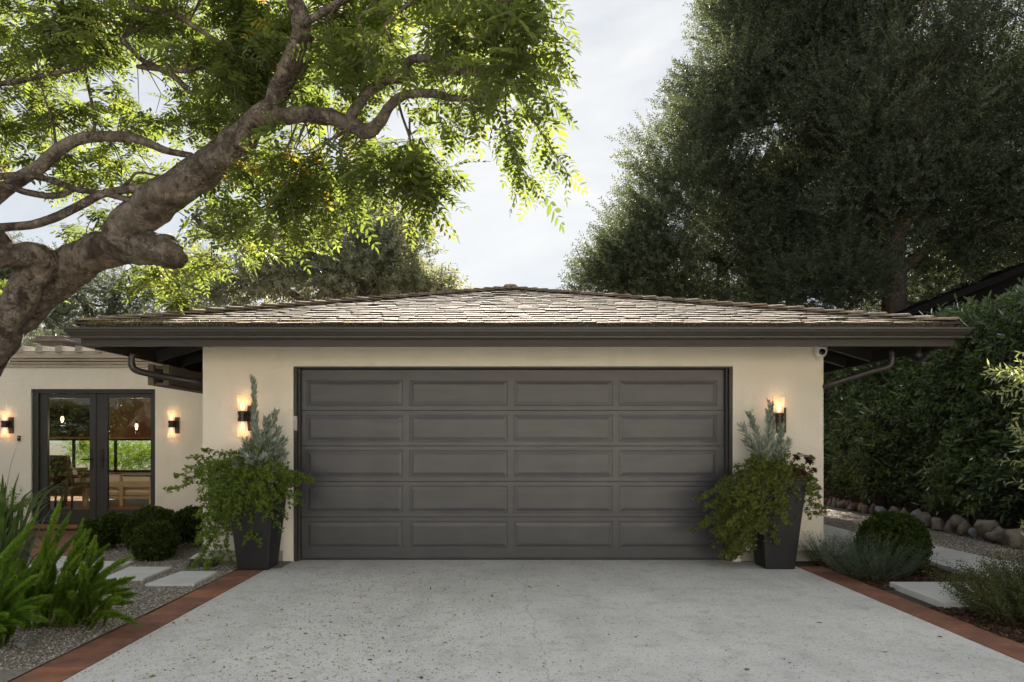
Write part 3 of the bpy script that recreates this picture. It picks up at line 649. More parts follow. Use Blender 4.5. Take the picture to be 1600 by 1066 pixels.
MB(HO).box(-6.062, -6.026, HYW+.048, HYW+.059, .105, FZ-.065).build('astragal', M['trim'], hou, bevel=.003)
# the room behind the doors
m = MB(HO).quad((HX0+.2,HYW+.22,.1),(HX1-.2,HYW+.22,.1),(HX1-.2,16.3,.1),(HX0+.2,16.3,.1)); m.build('room_floor', M['intfloor'], hou)
m = MB(HO).quad((HX0+.2,HYW+.22,2.45),(HX1-.2,HYW+.22,2.45),(HX1-.2,16.3,2.45),(HX0+.2,16.3,2.45)).box(HX0+.205,-11.2,16.2,16.29,.1,2.45).box(-8.2,HX1-.205,16.2,16.29,.1,2.45).box(-11.2,-8.2,16.2,16.29,1.42,2.45).box(-11.2,-8.2,16.2,16.29,.1,.58).box(-3.62,-3.53,10.4,16.2,.1,2.45)
m.build('room_wall', M['interior'], hou)
m = MB(HO)
for x in (-11.2, -10.2, -9.2, -8.26): m.box(x, x+.06, 16.30, 16.34, .6, 1.4)
m.box(-11.2,-8.2,16.30,16.34,.6,.65).box(-11.2,-8.2,16.30,16.34,1.35,1.4).build('rear_window', M['trim'], hou)
MB(HO).box(-10.9, -9.35, 15.8, 16.19, 1.45, 2.1).build('cabinet', M['darkinterior'], hou)
# furniture inside, seen through the panes
def sofa():
    o = Vector((-6.95, 13.0, .1)); t = empty('sofa', o, 'pale oak sofa with white cushions seen through the right french door', 'sofa')
    m = MB().box(-.95, .95, -.04, .02, .36, .47).box(-.95, .95, -.04, .02, .14, .19)
    for x in (-.95, -.26, .30, .89): m.box(x, x+.07, -.05, .03, 0, .36)
    m.box(-.95,-.88,.03,.8,.14,.6).box(.88,.95,.03,.8,.14,.6).box(-.88,.88,.03,.78,.2,.26); m.build('frame', M['wood'], t, bevel=.008)
    for x in (-.87, -.28, .31):
        MB().box(x, x+.56, .05, .25, .20, .60).build('back_cushion', M['cushion'], t, bevel=.06)
    MB().box(-.87, .87, .25, .80, .265, .43).build('seat_cushion', M['cushion'], t, bevel=.05)
    b = MB().box(-.25, .5, -.02, .28, .585, .63).box(.5,.86,-.01,.27,.585,.66); b.build('blanket', M['greyblanket'], t, bevel=.02)
sofa()
def armchair(loc, label, rz):
    t = empty('armchair', loc, label, 'armchair', None, rz)
    MB().box(-.3,.3,-.3,.3,.36,.46).build('seat', M['leather'], t, bevel=.03)
    MB().obox((0,-.3,.66), (.3,0,0), (0,.04,0), (0,-.05,.32)).build('backrest', M['leather'], t, bevel=.03)
    for q in (-1,1): MB().box(q*.3-.03,q*.3+.03,-.28,.24,.56,.62).build('armrest', M['leather'], t, bevel=.02)
    for x in (-.26,.26):
        for y in (-.26,.26): MB().tube([(x,y,.37),(x*1.05,y*1.05,0)],[.024,.016],8).build('leg', M['darkinterior'], t)
armchair((-8.35,12.4,.1), 'dark brown armchair seen through the left french door, nearer the frame', .2)
armchair((-7.95,12.9,.1), 'dark brown armchair with a pale cushion beside the wooden table indoors', -.5)
t = empty('throw_pillow', (-8.05,12.75,.56), 'pale throw pillow lying on the armchair behind the left french door', 'pillow')
MB().obox((0,0,.08),(.17,.02,.05),(0,.06,.0),(-.04,0,.12)).build('cover', M['cushion'], t, bevel=.04)
t = empty('side_table', (-8.9,13.6,.1), 'low wooden table in the room behind the left french door', 'table')
MB().box(-.5,.5,-.35,.35,.66,.70).build('table_top', M['wood'], t, bevel=.006)
for x in (-.45,.45):
    for y in (-.3,.3): MB().box(x-.025,x+.025,y-.025,y+.025,0,.66).build('leg', M['wood'], t)
for (p, lab) in (((-7.2,11.25,1.72), 'small added pendant bulb for room light behind the left edge of the left glass door'), ((-5.95,11.2,1.60), 'small added pendant bulb for room light in the middle of the right glass door')):
    t = empty('added_pendant', p, lab, 'pendant lamp')  # added bulbs: stand in for lantern reflections and light the dark room
    MB().tube([(0,0,.08),(0,0,2.45-p[2])],[.004,.004],6).build('cord', M['black'], t)
    MB().lathe((0,0,.03),[(.012,.06),(.016,.02),(.03,0)],14).build('socket', M['bronze'], t)
    MB().lathe((0,0,0),[(.001,-.07),(.018,-.05),(.028,-.01),(.018,.03),(.001,.035)],14).build('bulb', M['bulb'], t, smooth=True)
    ld = bpy.data.lights.new('lamp_light', 'POINT'); lo = bpy.data.objects.new('lamp_light', ld); COL.objects.link(lo)
    ld.energy = 8; ld.color = (1,.76,.52); ld.shadow_soft_size = .04; lo.parent = t; lo.location = (0,0,-.1)

# neighbour's dark gable behind the hedge
NO = Vector((12.5, 17, 0))
nb = empty('neighbour_house', NO, 'near black silhouette of a gabled roof behind the tall hedge on the right', 'house')
def roofp(px, py): return P(px, py, 15.5)
a, b, c, d = roofp(1395,494), roofp(1562,430), roofp(1640,396), roofp(1760,440)
m = MB(NO); back = Vector((0, 8, 0)); dn = Vector((0,0,-.16))
prof = [a, b, c, d, Vector((20, 15.5, 2.6))]
for i in range(len(prof)-1): m.quad(prof[i], prof[i+1], prof[i+1]+back, prof[i]+back); m.quad(prof[i]+dn, prof[i]+back+dn, prof[i+1]+back+dn, prof[i+1]+dn); m.quad(prof[i]+dn, prof[i+1]+dn, prof[i+1], prof[i])
m.build('roof', M['neighbour'], nb)
dd = Vector((0,.25,-.17))
m = MB(NO).add([a+dd+Vector((.5,0,.1)), b+dd, c+dd, d+dd, Vector((19.5,15.75,2.5)), Vector((19.5,15.75,0)), Vector((a.x+.5,15.75,0))], [(0,1,2,3,4,5,6)])
m.box(9.6,19.4,16,23,0,2.9); m.build('wall', M['neighbour'], nb)

# ================================================================ GROUND THINGS
def slab(name, corners, z, label, cat, grp, m_, th=.05):
    n = len(corners); c = sum((Vector((*p, 0)) for p in corners), Vector())/n
    mb = MB((c.x, c.y, 0)); mb.add([(x,y,z-th) for x,y in corners]+[(x,y,z) for x,y in corners], [tuple(range(n))[::-1], tuple(range(n,2*n))]+[(i,(i+1)%n,n+(i+1)%n,n+i) for i in range(n)])
    o = mb.build(name, m_, None, loc=(c.x,c.y,0), bevel=.006); return setp(o, label, cat, grp)
G = 'concrete stepping slabs on the left path'
slab('stepping_slab', [(-3.26,6.28),(-2.81,6.28),(-2.84,6.90),(-3.22,6.90)], .03, 'pale stepping slab nearest the terracotta strip and the left planter', 'stepping slab', G, M['slab'])
slab('stepping_slab', [(-3.80,6.52),(-3.40,6.52),(-3.42,7.14),(-3.88,7.14)], .03, 'middle pale stepping slab between the fern tips and the round shrubs', 'stepping slab', G, M['slab'])
slab('stepping_slab', [(-4.42,6.85),(-3.95,6.85),(-4.0,7.48),(-4.50,7.48)], .03, 'pale stepping slab half hidden behind the foxtail fern plumes', 'stepping slab', G, M['slab'])
slab('stepping_slab', [(-4.98,7.05),(-4.55,7.05),(-4.6,7.8),(-5.05,7.8)], .03, 'farthest left stepping slab, touching the brick terrace', 'stepping slab', G, M['slab'])
G = 'concrete slabs of the right garden path'
slab('path_slab', [(3.585,5.50),(4.42,5.50),(4.38,6.30),(3.60,6.30)], .045, 'front path slab beside the right terracotta strip, before the bark chips', 'path slab', G, M['slab'], .08)
slab('path_slab', [(4.62,6.62),(5.50,6.55),(5.52,7.46),(4.66,7.46)], .045, 'middle path slab with a streak of sun, right of the ball shrub', 'path slab', G, M['slab'], .08)
slab('path_slab', [(4.72,7.52),(5.48,7.52),(5.38,8.85),(4.62,8.95)], .045, 'rear tapering path slab beside the gravel, behind the ball shrub', 'path slab', G, M['slab'], .08)
m = MB().box(3.63, 4.30, 8.0, 10.6, 0, .245); setp(m.build('side_step', M['slab'], bevel=.008), 'grey concrete step along the garage side wall behind the silvery shrub', 'step')
# rodent station: black tray with a sloped grey lid
t = empty('bait_box', (-3.17, 7.32, .006), 'low black box with sloped grey lid on gravel against the garage pier', 'bait box')
MB().add([(-.13,-.10,0),(.15,-.10,0),(.15,.10,0),(-.13,.10,0),(-.11,-.08,.085),(.13,-.08,.085),(.13,.09,.085),(-.11,.09,.085)], [(0,3,2,1),(4,5,6,7),(0,1,5,4),(1,2,6,5),(2,3,7,6),(3,0,4,7)]).build('tray', M['black'], t, bevel=.006)
MB().add([(-.12,-.09,.088),(.14,-.09,.088),(.14,.10,.088),(-.12,.10,.088),(-.07,-.03,.135),(.09,-.03,.135),(.09,.08,.135),(-.07,.08,.135)], [(0,3,2,1),(4,5,6,7),(0,1,5,4),(1,2,6,5),(2,3,7,6),(3,0,4,7)]).build('lid', M['pale'], t, bevel=.008)
# tapered planters
def planter(x0, x1, y, label, hh=.93, bw=.32, tw=.56, rz=0):
    cx_ = (x0+x1)/2; t = empty('tapered_planter', (cx_, y+.18, 0), label, 'planter', 'charcoal planters flanking the garage door')
    b, T = bw/2, tw/2; vs = []
    prof = [(b, 0), (T, hh), (T-.028, hh), (T-.028-.02, hh-.10)]
    for (r, z) in prof: vs += [(-r,-r,z),(r,-r,z),(r,r,z),(-r,r,z)]
    fs = [(3,2,1,0)]
    for k in range(3):
        for i in range(4): j = (i+1)%4; fs.append((k*4+i,k*4+j,(k+1)*4+j,(k+1)*4+i))
    MB().add(vs, fs).build('pot', M['planter'], t, bevel=.012)
    q = T-.05; MB().quad((-q,-q,hh-.09),(q,-q,hh-.09),(q,q,hh-.09),(-q,q,hh-.09)).build('potting_soil', M['soil'], t)
    return t, cx_, y+.18
pL = planter(-2.72, -2.40, 7.07, 'tapered charcoal planter left of the garage door, spilling bright green vine', bw=.32, tw=.50)
pR = planter(2.79, 3.10, 7.12, 'tapered charcoal planter right of the garage door, spilling bronze green vine', bw=.31, tw=.48)
t = empty('garden_pot', (-6.98, 9.55, .012), 'small black round pot at the far left by the house wall', 'pot')
MB().lathe((0,0,0), [(.11,0),(.155,.32),(.17,.33),(.17,.37),(.15,.37),(.14,.33)], 24).build('bowl', M['planter'], t)
MB().lathe((0,0,.30), [(.138,0),(.137,.01)], 20).build('potting_soil', M['soil'], t)
# fieldstones of the low border: every stone a thing
def stone(rs, sx_, sy_, sz_, name, m_, loc, label, grp, rz):
    bm_v = []; n1_, n2_ = 9, 14; ph = [rs.uniform(0, 6.28) for _ in range(6)]
    vs = [(0,0,-sz_)]; cuts = [(Vector((rs.gauss(0,1),rs.gauss(0,1)-.3,rs.gauss(0,.8))).normalized(), rs.uniform(.58,.88)) for _ in range(14)]
    for i in range(1, n1_):
        th = math.pi*i/n1_
        for j in range(n2_):
            a = 2*math.pi*j/n2_; d_ = Vector((math.sin(th)*math.cos(a), math.sin(th)*math.sin(a), -math.cos(th)))
            q = .72
            e = Vector([math.copysign(abs(v)**q, v) for v in d_])
            k = 1 + .10*math.sin(2.2*d_.x*2+ph[0]) + .09*math.sin(2.9*d_.y*2+ph[1]) + .09*math.sin(3.1*d_.z+ph[2]) + .05*math.sin(7*d_.x+5*d_.z+ph[3])
            for (cn_, cd_) in cuts:
                q_ = e.dot(cn_)
                if q_ > cd_: e = e - cn_*(q_-cd_)*.9
            vs.append((e.x*sx_*k, e.y*sy_*k, e.z*sz_*k))
    vs.append((0,0,sz_)); fs = []
    for j in range(n2_): fs.append((0, 1+(j+1)%n2_, 1+j))
    for i in range(n1_-2):
        for j in range(n2_):
            a = 1+i*n2_+j; b = 1+i*n2_+(j+1)%n2_; fs.append((a, b, b+n2_, a+n2_))
    last = len(vs)-1
    for j in range(n2_): fs.append((1+(n1_-2)*n2_+j, 1+(n1_-2)*n2_+(j+1)%n2_, last))
    o = MB().add(vs, fs).build(name, m_, None, smooth=True, loc=loc); o.rotation_euler = (rs.uniform(-.2,.2), rs.uniform(-.2,.2), rz)
    return setp(o, label, 'stone', grp)
rs = random.Random(5)
ordn = ['first','second','third','fourth','fifth','sixth','seventh','eighth','ninth','tenth','eleventh','twelfth','thirteenth','fourteenth','fifteenth','sixteenth','seventeenth','eighteenth','nineteenth','twentieth','twenty-first','twenty-second','twenty-third','twenty-fourth','twenty-fifth','twenty-sixth']
y = 7.75; k = 0
# (pixel x centre, pixel y centre, half width px, half height px, material) along the visible border, from the photo's right
st = [(1594,843,18,16,'t'),(1562,838,19,15,'t'),(1545,829,22,14,'t'),(1522,833,9,8,'g'),(1507,828,12,14,'t'),(1498,816,14,10,'t'),(1484,824,11,11,'t'),(1469,820,14,10,'t'),(1448,814,13,13,'t'),(1433,806,12,11,'g'),(1414,806,10,10,'t'),(1398,800,13,8,'t'),(1378,800,9,8,'g'),(1366,796,9,8,'r'),(1352,800,7,7,'t'),(1345,795,7,8,'t'),(1332,802,8,6,'g'),(1337,791,8,6,'r'),(1327,789,7,7,'r'),(1318,788,7,7,'t'),(1311,791,5,8,'g'),(1305,789,6,8,'t'),(1298,787,6,7,'t'),(1291,784,6,6,'r')]
cn = {'t': 'tan', 'g': 'smooth grey', 'r': 'reddish brown'}; mn = {'t': 'fieldstone', 'g': 'greystone', 'r': 'rust'}
for i, (px_, py_, hw_, hh_, c_) in enumerate(st):
    # the border line runs from (6.45, 8.1) to (6.85, 14.2)
    f = (px_-CX)/F; Y = 8.2
    for _ in range(12): Y = (6.42 + (Y-8.2)*.07)/f
    hw = hw_*Y/F*1.06; hh = hh_*Y/F*1.08; zc = CH - (py_-HY)*Y/F
    zc = max(zc, hh*.8)
    hh *= 1.1
    szn = 'large' if hw_ > 15 else ('small' if hw_ < 8 else 'middling')
    stone(rs, hw*.92, hw*rs.uniform(.7,.9), hh*.92, 'fieldstone', M[mn[c_]], (f*Y, Y, zc), '%s %s fieldstone, %s from the right in the low border below the hedge' % (szn, cn[c_], ordn[i]), 'fieldstones of the low border', rs.uniform(-.3,.3))
stone(rs, .035, .028, .02, 'pebble', M['greystone'], (P(33,1014,4.42).x, 4.42, .02), 'single smooth grey pebble on gravel under the foxtail fern', None, .3)

# unseen pale house, added across the street to bounce sunlight onto the garage
HA = Vector((7, -19, 0)); ha = empty('added_street_house', HA, 'added unseen pale house across the street, bouncing sunlight onto the garage', 'house')
m = MB(HA); xs_ = [-9, -5, -2.5, 1, 4, 9, 12, 16, 19, 24]
for i in range(len(xs_)-1):
    if i % 2 == 0: m.box(xs_[i], xs_[i+1], -19.2, -19, 0, 5.4)
    else: m.box(xs_[i], xs_[i+1], -19.2, -19, 0, .9).box(xs_[i], xs_[i+1], -19.2, -19, 2.3, 5.4)
m.box(-9, -8.8, -27, -19.2, 0, 5.4).box(23.8, 24, -27, -19.2, 0, 5.4).build('wall', M['paint'], ha)
for i in (1, 3, 5, 7):
    f_ = MB(HA).box(xs_[i], xs_[i+1], -19.15, -19.1, .9, 2.3).build('window', M['darkinterior'], ha)
MB(HA).add([(-9.6,-18.4,5.3),(24.6,-18.4,5.3),(20,-23,6.9),(-5,-23,6.9),(-9.6,-27.6,5.3),(24.6,-27.6,5.3)], [(0,1,2,3),(3,2,5,4),(0,3,4),(1,5,2)]).build('roof', M['shake'], ha)
# ================================================================ VEGETATION
# ---- front tree: sinuous limbs, compound leaves
TO = P(-130, 871, 7.9)
tree = empty('shade_tree', TO, 'old leaning tree with pale limbs and feathery leaves arching over the drive', 'tree')
LIMBS = []
def limb(pts, n=14, sub=12, bump=.06, seed=0, flare=None):
    c = catmull([(*P(x, y, Y), r*Y/F) for (x, y, Y, r) in pts], sub); LIMBS.append(c)
    return [p[:3] for p in c], [max(p[3], .004) for p in c], n, bump, seed
trunk_pts = [
 [(-135,880,7.9,78),(-128,800,7.9,56),(-110,710,7.9,46),(-75,610,7.85,38),(-32,548,7.8,33),(8,512,7.8,30),(47,474,7.75,29),(86,436,7.7,30),(130,404,7.6,29),(175,388,7.45,27),(215,385,7.3,26),(248,390,7.15,26),(262,396,7.1,24),(274,402,7.08,19),(281,406,7.07,14),(284,408,7.065,12.5)],
 [(-125,790,7.8,40),(-90,670,7.7,36),(-45,590,7.6,30),(-8,540,7.55,26),(20,490,7.5,24),(45,440,7.45,24),(62,418,7.4,23),(66,404,7.35,21),(50,398,7.3,20),(20,400,7.2,20),(-20,392,7.1,20),(-60,340,7.0,20),(-100,250,6.9,17)],
 [(40,415,7.4,20),(22,398,7.3,18),(-2,378,7.2,18),(-40,320,7.0,16),(-80,220,6.8,14)],
 [(238,392,7.22,14),(212,386,7.25,22),(192,370,7.25,27),(205,350,7.2,30),(240,322,7.1,29),(280,292,7.0,28),(325,262,6.9,25),(362,240,6.75,22),(385,215,6.65,19),(393,195,6.6,18),(410,182,6.5,19),(428,164,6.45,17),(440,135,6.4,17),(455,100,6.3,16),(470,62,6.2,16),(468,25,6.1,14),(455,-20,6.0,13),(440,-90,5.9,10),(450,-170,5.8,6)],
 [(300,285,7.1,14),(325,250,7.0,17),(355,220,6.9,15),(380,200,6.75,13),(405,185,6.6,12)],
 [(410,184,6.5,14),(440,182,6.4,12),(480,179,6.2,12),(520,184,6.1,12),(550,196,6.0,12),(575,205,5.9,11),(592,192,5.8,9),(610,165,5.7,8),(635,148,5.6,7),(675,146,5.5,6.5),(710,154,5.4,5),(750,150,5.2,3.5),(800,120,5.0,2.5)],
 [(545,192,6.0,7),(550,178,5.95,8.5),(570,150,5.9,8),(600,127,5.8,8),(628,120,5.7,7),(640,95,5.6,6.5),(672,92,5.5,6),(710,108,5.3,5),(745,115,5.1,3.5),(790,105,4.9,2.5)],
 [(-60,345,7.0,12),(-20,320,7.0,11),(20,287,7.0,11),(60,262,7.0,10.5),(95,232,7.0,10),(125,217,7.0,9),(160,213,7.0,8.5),(205,215,7.0,7.5),(235,225,6.95,6.5),(262,236,6.9,5.5),(300,243,6.9,4.5)],
 [(-50,365,6.9,8),(0,356,6.9,7),(50,351,6.9,7),(90,338,6.95,7),(130,318,7.0,7),(160,303,7.0,6.5),(200,296,7.0,6.5),(240,292,7.0,6),(262,278,7.0,7),(285,262,7.0,6)],
 [(-40,290,6.6,6),(0,276,6.7,5.5),(50,275,6.8,5.5),(90,285,6.9,5),(120,296,7.0,5),(160,302,7.0,4.5),(200,312,7.0,4.5),(235,318,7.1,4)],
 [(-30,280,6.8,5),(10,290,6.8,4.5),(40,300,6.9,5),(75,306,6.9,5),(100,303,7.0,4),(130,290,7.0,2)],
 [(200,-40,6.8,6),(205,0,6.8,5),(215,13,6.8,5),(245,16,6.8,4.5),(282,28,6.8,4.5),(320,52,6.8,3.5),(360,75,6.8,3),(410,100,6.7,2)],
 [(190,60,7.2,4),(220,92,7.2,4),(250,108,7.2,4.5),(275,122,7.2,4.5),(300,150,7.2,4),(318,178,7.2,3),(330,200,7.2,3)],
 [(215,104,7.3,3.5),(250,108,7.2,4),(290,110,7.2,4),(330,100,7.2,3),(370,90,7.1,2)],
 [(147,212,7.0,3.5),(147,180,7.1,2.5),(135,120,7.2,2.5),(128,60,7.2,2),(125,0,7.2,1.5)],
 [(86,235,7.0,2.5),(84,200,7.1,2),(72,160,7.2,1.5),(60,120,7.2,1)],
 [(620,150,5.7,2.5),(628,180,5.7,2),(640,215,5.6,2),(650,260,5.6,1.5),(640,300,5.6,1)],
 [(175,302,7.0,2.5),(200,285,7.0,2.5),(215,270,7.0,2),(250,275,7.0,1.5)],
 [(300,335,6.9,3),(318,355,6.9,3.5),(335,362,6.9,2.5),(360,365,6.9,1.5)],
 [(-30,135,7.2,4),(20,128,7.2,4),(60,120,7.2,3.5),(110,110,7.2,3),(150,100,7.2,2)],
 [(470,40,6.1,6),(520,10,5.8,6),(580,-20,5.5,5),(660,-30,5.1,5),(740,-10,4.7,4),(800,20,4.5,3)],
]
m = MB(TO)
for i, p in enumerate(trunk_pts):
    a = limb(p, seed=i); big = i < 6
    m.tube(a[0], a[1], 36 if big else 8, bump=.07 if big else .04, seed=i)
m.build('trunk', M['bark'], tree, smooth=True)
def compound(npair, ll, lw, seed, droop=.22):
    r = np.random.default_rng(seed); V = []; Fc = []; b = 0
    for i in range(npair*2 + 1):
        t = .18 + .74*(i//2)/max(npair-1, 1) if i < npair*2 else .97; s = 1 if i % 2 else -1
        x = t; z = -droop*t*t
        d = np.array([.55, s*.95, -.25 + r.normal(0, .14)]) if i < npair*2 else np.array([1, 0, -.5])
        Rm = frames(d[None], (np.array([0, 0, 1.]) + r.normal(0, .28, 3))[None])[0]
        k = ll*(.75 + .5*math.sin(math.pi*min(t+.15, 1)))*r.uniform(.85, 1.12)
        v = (LEAF6[0]*np.array([k, lw*k/ll, lw])) @ Rm.T + np.array([x, 0, z]); V.append(v); Fc.append(LEAF6[1]+b); b += 6
    w_ = .006; V.append(np.array([[0,w_,0],[0,-w_,0],[.5,-w_,-droop*.25],[.5,w_,-droop*.25],[1,0,-droop]])); Fc.append(np.array([[b,b+1,b+2,b+3],[b+3,b+2,b+4,b+4]]))
    Fc[-1] = np.array([[b, b+1, b+2, b+3]])
    return np.vstack(V), np.vstack(Fc)
CT = [compound(6, .27, .095, 1, .20), compound(7, .25, .085, 2, .35), compound(5, .30, .11, 3, .12), compound(6, .26, .09, 4, .5)]
E = [ # px, py, rx, ry, Y, density
 (50,60,120,80,7.4,1.0),(190,40,110,60,7.2,1.0),(330,45,110,70,6.9,1.1),(70,180,120,45,7.6,.9),(195,170,95,38,7.5,.8),(350,145,85,75,7.2,1.2),
 (165,258,125,36,7.6,.85),(20,225,60,40,7.5,.7),(520,60,100,85,6.4,1.2),(530,150,60,40,6.5,1.0),(410,60,90,80,7.2,1.0),
 (640,45,100,75,5.3,1.2),(755,40,80,70,4.9,1.2),(690,115,80,50,5.2,.8),(815,30,50,45,5.0,1.2),(800,110,55,45,4.9,1.0),(840,85,30,35,4.9,.8),(790,165,60,25,4.9,.8),
 (450,250,70,55,6.2,.9),(400,300,75,50,6.5,1.0),(478,315,56,44,6.3,.9),(545,255,70,50,5.9,.8),(610,245,60,50,5.7,.9),(655,262,42,38,5.5,.9),(640,305,38,30,5.5,.6),(570,215,60,28,6.0,.7),
 (345,325,45,35,7.0,.9),(365,375,45,22,7.0,.7),(440,362,50,18,6.7,.45),(325,385,25,30,7.2,.5),(318,410,18,18,7.3,.5),(245,435,36,28,7.6,.7),(215,425,20,15,7.6,.5),(268,455,16,18,7.6,.4),
 (150,335,45,18,7.7,.5),(40,320,50,16,7.8,.35),(100,372,45,16,7.9,.5),(165,370,30,14,7.9,.4),(20,440,25,10,7.9,.4),(375,230,45,28,6.3,.9),(340,255,30,22,6.4,.6),
 (60,-70,170,60,7.2,.6),(300,-70,150,60,6.8,.6),(520,-70,150,60,5.8,.6),(720,-60,130,50,4.9,.6),(700,190,30,12,5.0,.4),(725,170,40,20,5.0,.5),
]
HOLES = [(250,138,36,32,.97),(185,182,20,9,.9),(55,310,45,14,.7),(30,345,60,18,.9),(120,325,20,14,.8),(40,20,22,14,.7),(610,80,18,30,.6),(455,162,20,14,.6),(600,215,40,7,.7),(220,338,22,18,.97),(300,365,18,24,.9),(270,5,40,10,.6),(700,190,70,18,.75),(570,180,22,12,.9),(480,170,30,8,.5),(110,410,40,14,.9)]
LN = np.vstack([c for c in LIMBS])
LPX = np.array([(CX+p[0]*F/p[1], HY-(p[2]-CH)*F/p[1], p[3]*F/p[1], p[1]) for p in LN if p[3]*F/p[1] > 3.5])
def tree_leaves():
    C = []
    for (x, y, rx, ry, Y, dn) in E:
        area = math.pi*rx*ry*(Y/F)**2; n = max(3, int(area*dn*(34 if x < 320 or x > 560 else 42)))
        for _ in range(n):
            a = random.uniform(0, 2*math.pi); q = math.sqrt(random.random()); xx, yy = x + rx*q*math.cos(a), y + ry*q*math.sin(a)
            if any(((xx-h[0])/h[2])**2 + ((yy-h[1])/h[3])**2 < 1 and random.random() < h[4] for h in HOLES): continue
            yo = Y + random.gauss(0, .32)
            dl = np.hypot(LPX[:,0]-xx, LPX[:,1]-yy) - LPX[:,2]
            k_ = int(np.argmin(dl))
            if dl[k_] < 26 and random.random() < .93: yo = max(yo, LPX[k_,3] + random.uniform(.35, 1.1))
            C.append(P(xx, yy, yo))
    C = np.array([tuple(c) for c in C]); n = len(C); per = 9
    pos = np.repeat(C, per, 0) + RG.normal(0, .055, (n*per, 3))
    d = RG.normal(0, 1, (n*per, 3)); d[:, 2] = d[:, 2]*.35 - .28; d = nrm(d)
    big = RG.random(n*per) < .13
    sc = RG.uniform(.20, .34, n*per); sc = np.where(big, sc*1.15, sc)
    up = np.array([0, 0, 1.]) + RG.normal(0, .30, (n*per, 3))
    tone = np.repeat(RG.random(n), per)*.55 + RG.random(n*per)*.38
    yl = RG.random(n*per) < .004; tone[yl] = .985
    near = (np.abs(pos[:, 0]-P(435,240,6.2).x) < .5) & (np.abs(pos[:, 2]-P(435,250,6.2).z) < .5) & (RG.random(n*per) < .07); tone[near] = .98
    parts = [scatter(CT, pos, d, sc, up, tone, jit=.06)]
    # twigs joining each clump to its nearest limb point
    tb = MB(TO)
    for i in range(n):
        dist = np.linalg.norm(LN[:, :3]-C[i], axis=1); k = int(np.argmin(dist))
        if dist[k] < .12 or random.random() < .35: continue
        a = Vector(LN[k, :3]); b = Vector(C[i]); mid = (a+b)/2 + Vector((0,0,.10*dist[k])) + Vector((random.gauss(0,.04), random.gauss(0,.04), 0))
        r = .004 + .0035*min(dist[k], 1.2); tb.tube([a, mid, b], [r, r*.8, r*.4], 4, cap=False)
    return parts, tb
parts, tb = tree_leaves()
# drooping outer strands with leaves hung on both sides
def strand(path, Y0, Y1, step=.075, sc=.22):
    c = catmull([(x, y) for x, y in path], 8); n = len(c); pts = [P(c[i][0], c[i][1], Y0+(Y1-Y0)*i/(n-1)) for i in range(n)]
    tb.tube(pts, [.006*(1-.7*i/(n-1)) for i in range(n)], 4, cap=False)
    k_ = int(np.argmin(np.linalg.norm(LN[:, :3]-np.array(pts[0]), axis=1))); a_ = Vector(LN[k_, :3]); tb.tube([a_, (a_+pts[0])/2+Vector((0,0,.12)), pts[0]], [.011, .008, .006], 5, cap=False)
    pos, d = [], []
    Ls = [0]
    for i in range(1, n): Ls.append(Ls[-1] + (pts[i]-pts[i-1]).length)
    s = .05; k = 0
    while s < Ls[-1]:
        i = max(j for j in range(n) if Ls[j] <= s); t = (pts[min(i+1,n-1)]-pts[max(i-1,0)]).normalized(); sd = t.cross(Vector((0,1,0))).normalized()*(1 if k % 2 else -1)
        pos.append(tuple(pts[i])); d.append(tuple(t*.35 + sd*.55 + Vector((random.gauss(0,.3), random.gauss(0,.45), -.75)))); s += step*random.uniform(.7, 1.3); k += 1
    pos = np.array(pos); d = nrm(np.array(d)); return scatter(CT, pos, d, sc*RG.uniform(.8, 1.25, len(pos)), np.array([0,-.4,1.]) + RG.normal(0,.4,(len(pos),3)), RG.uniform(.3,.9,len(pos)), jit=.1)
for pth, Y0, Y1, sp in [
 ([(770,150),(785,195),(800,235),(825,275),(850,300)],4.8,4.5,.05), ([(815,150),(835,190),(850,215),(868,240),(885,268)],4.8,4.5,.05), ([(790,180),(800,220),(812,250),(822,285)],4.8,4.6,.055),
 ([(835,100),(852,130),(862,160)],4.8,4.7,.06), ([(640,200),(655,250),(668,300),(678,335)],5.5,5.3,.06), ([(620,250),(632,300),(645,335),(655,350)],5.5,5.3,.06), ([(665,230),(690,260),(708,282)],5.4,5.3,.06),
 ([(500,260),(508,310),(518,350)],5.9,5.8,.05), ([(440,250),(452,300),(460,340),(470,360)],6.0,5.8,.06), ([(530,230),(548,280),(560,310)],5.8,5.7,.06), ([(690,130),(705,170),(712,200)],5.0,4.9,.06), ([(735,140),(745,175),(750,200)],4.9,4.8,.06),
 ([(240,400),(250,430),(262,455)],7.6,7.5,.06), ([(385,330),(400,365),(405,385)],6.8,6.7,.06), ([(560,30),(575,70),(590,100)],5.0,4.9,.05), ([(840,20),(868,30),(880,25)],4.9,4.8,.05), ([(845,60),(865,70),(872,80)],4.9,4.8,.05), ([(600,40),(625,90),(640,140)],4.6,4.5,.05)]:
    parts.append(strand(pth, Y0, Y1, sp))
foliage('crown', parts, M['lf_tree'], tree, TO)
tb.build('twigs', M['twig'], tree)


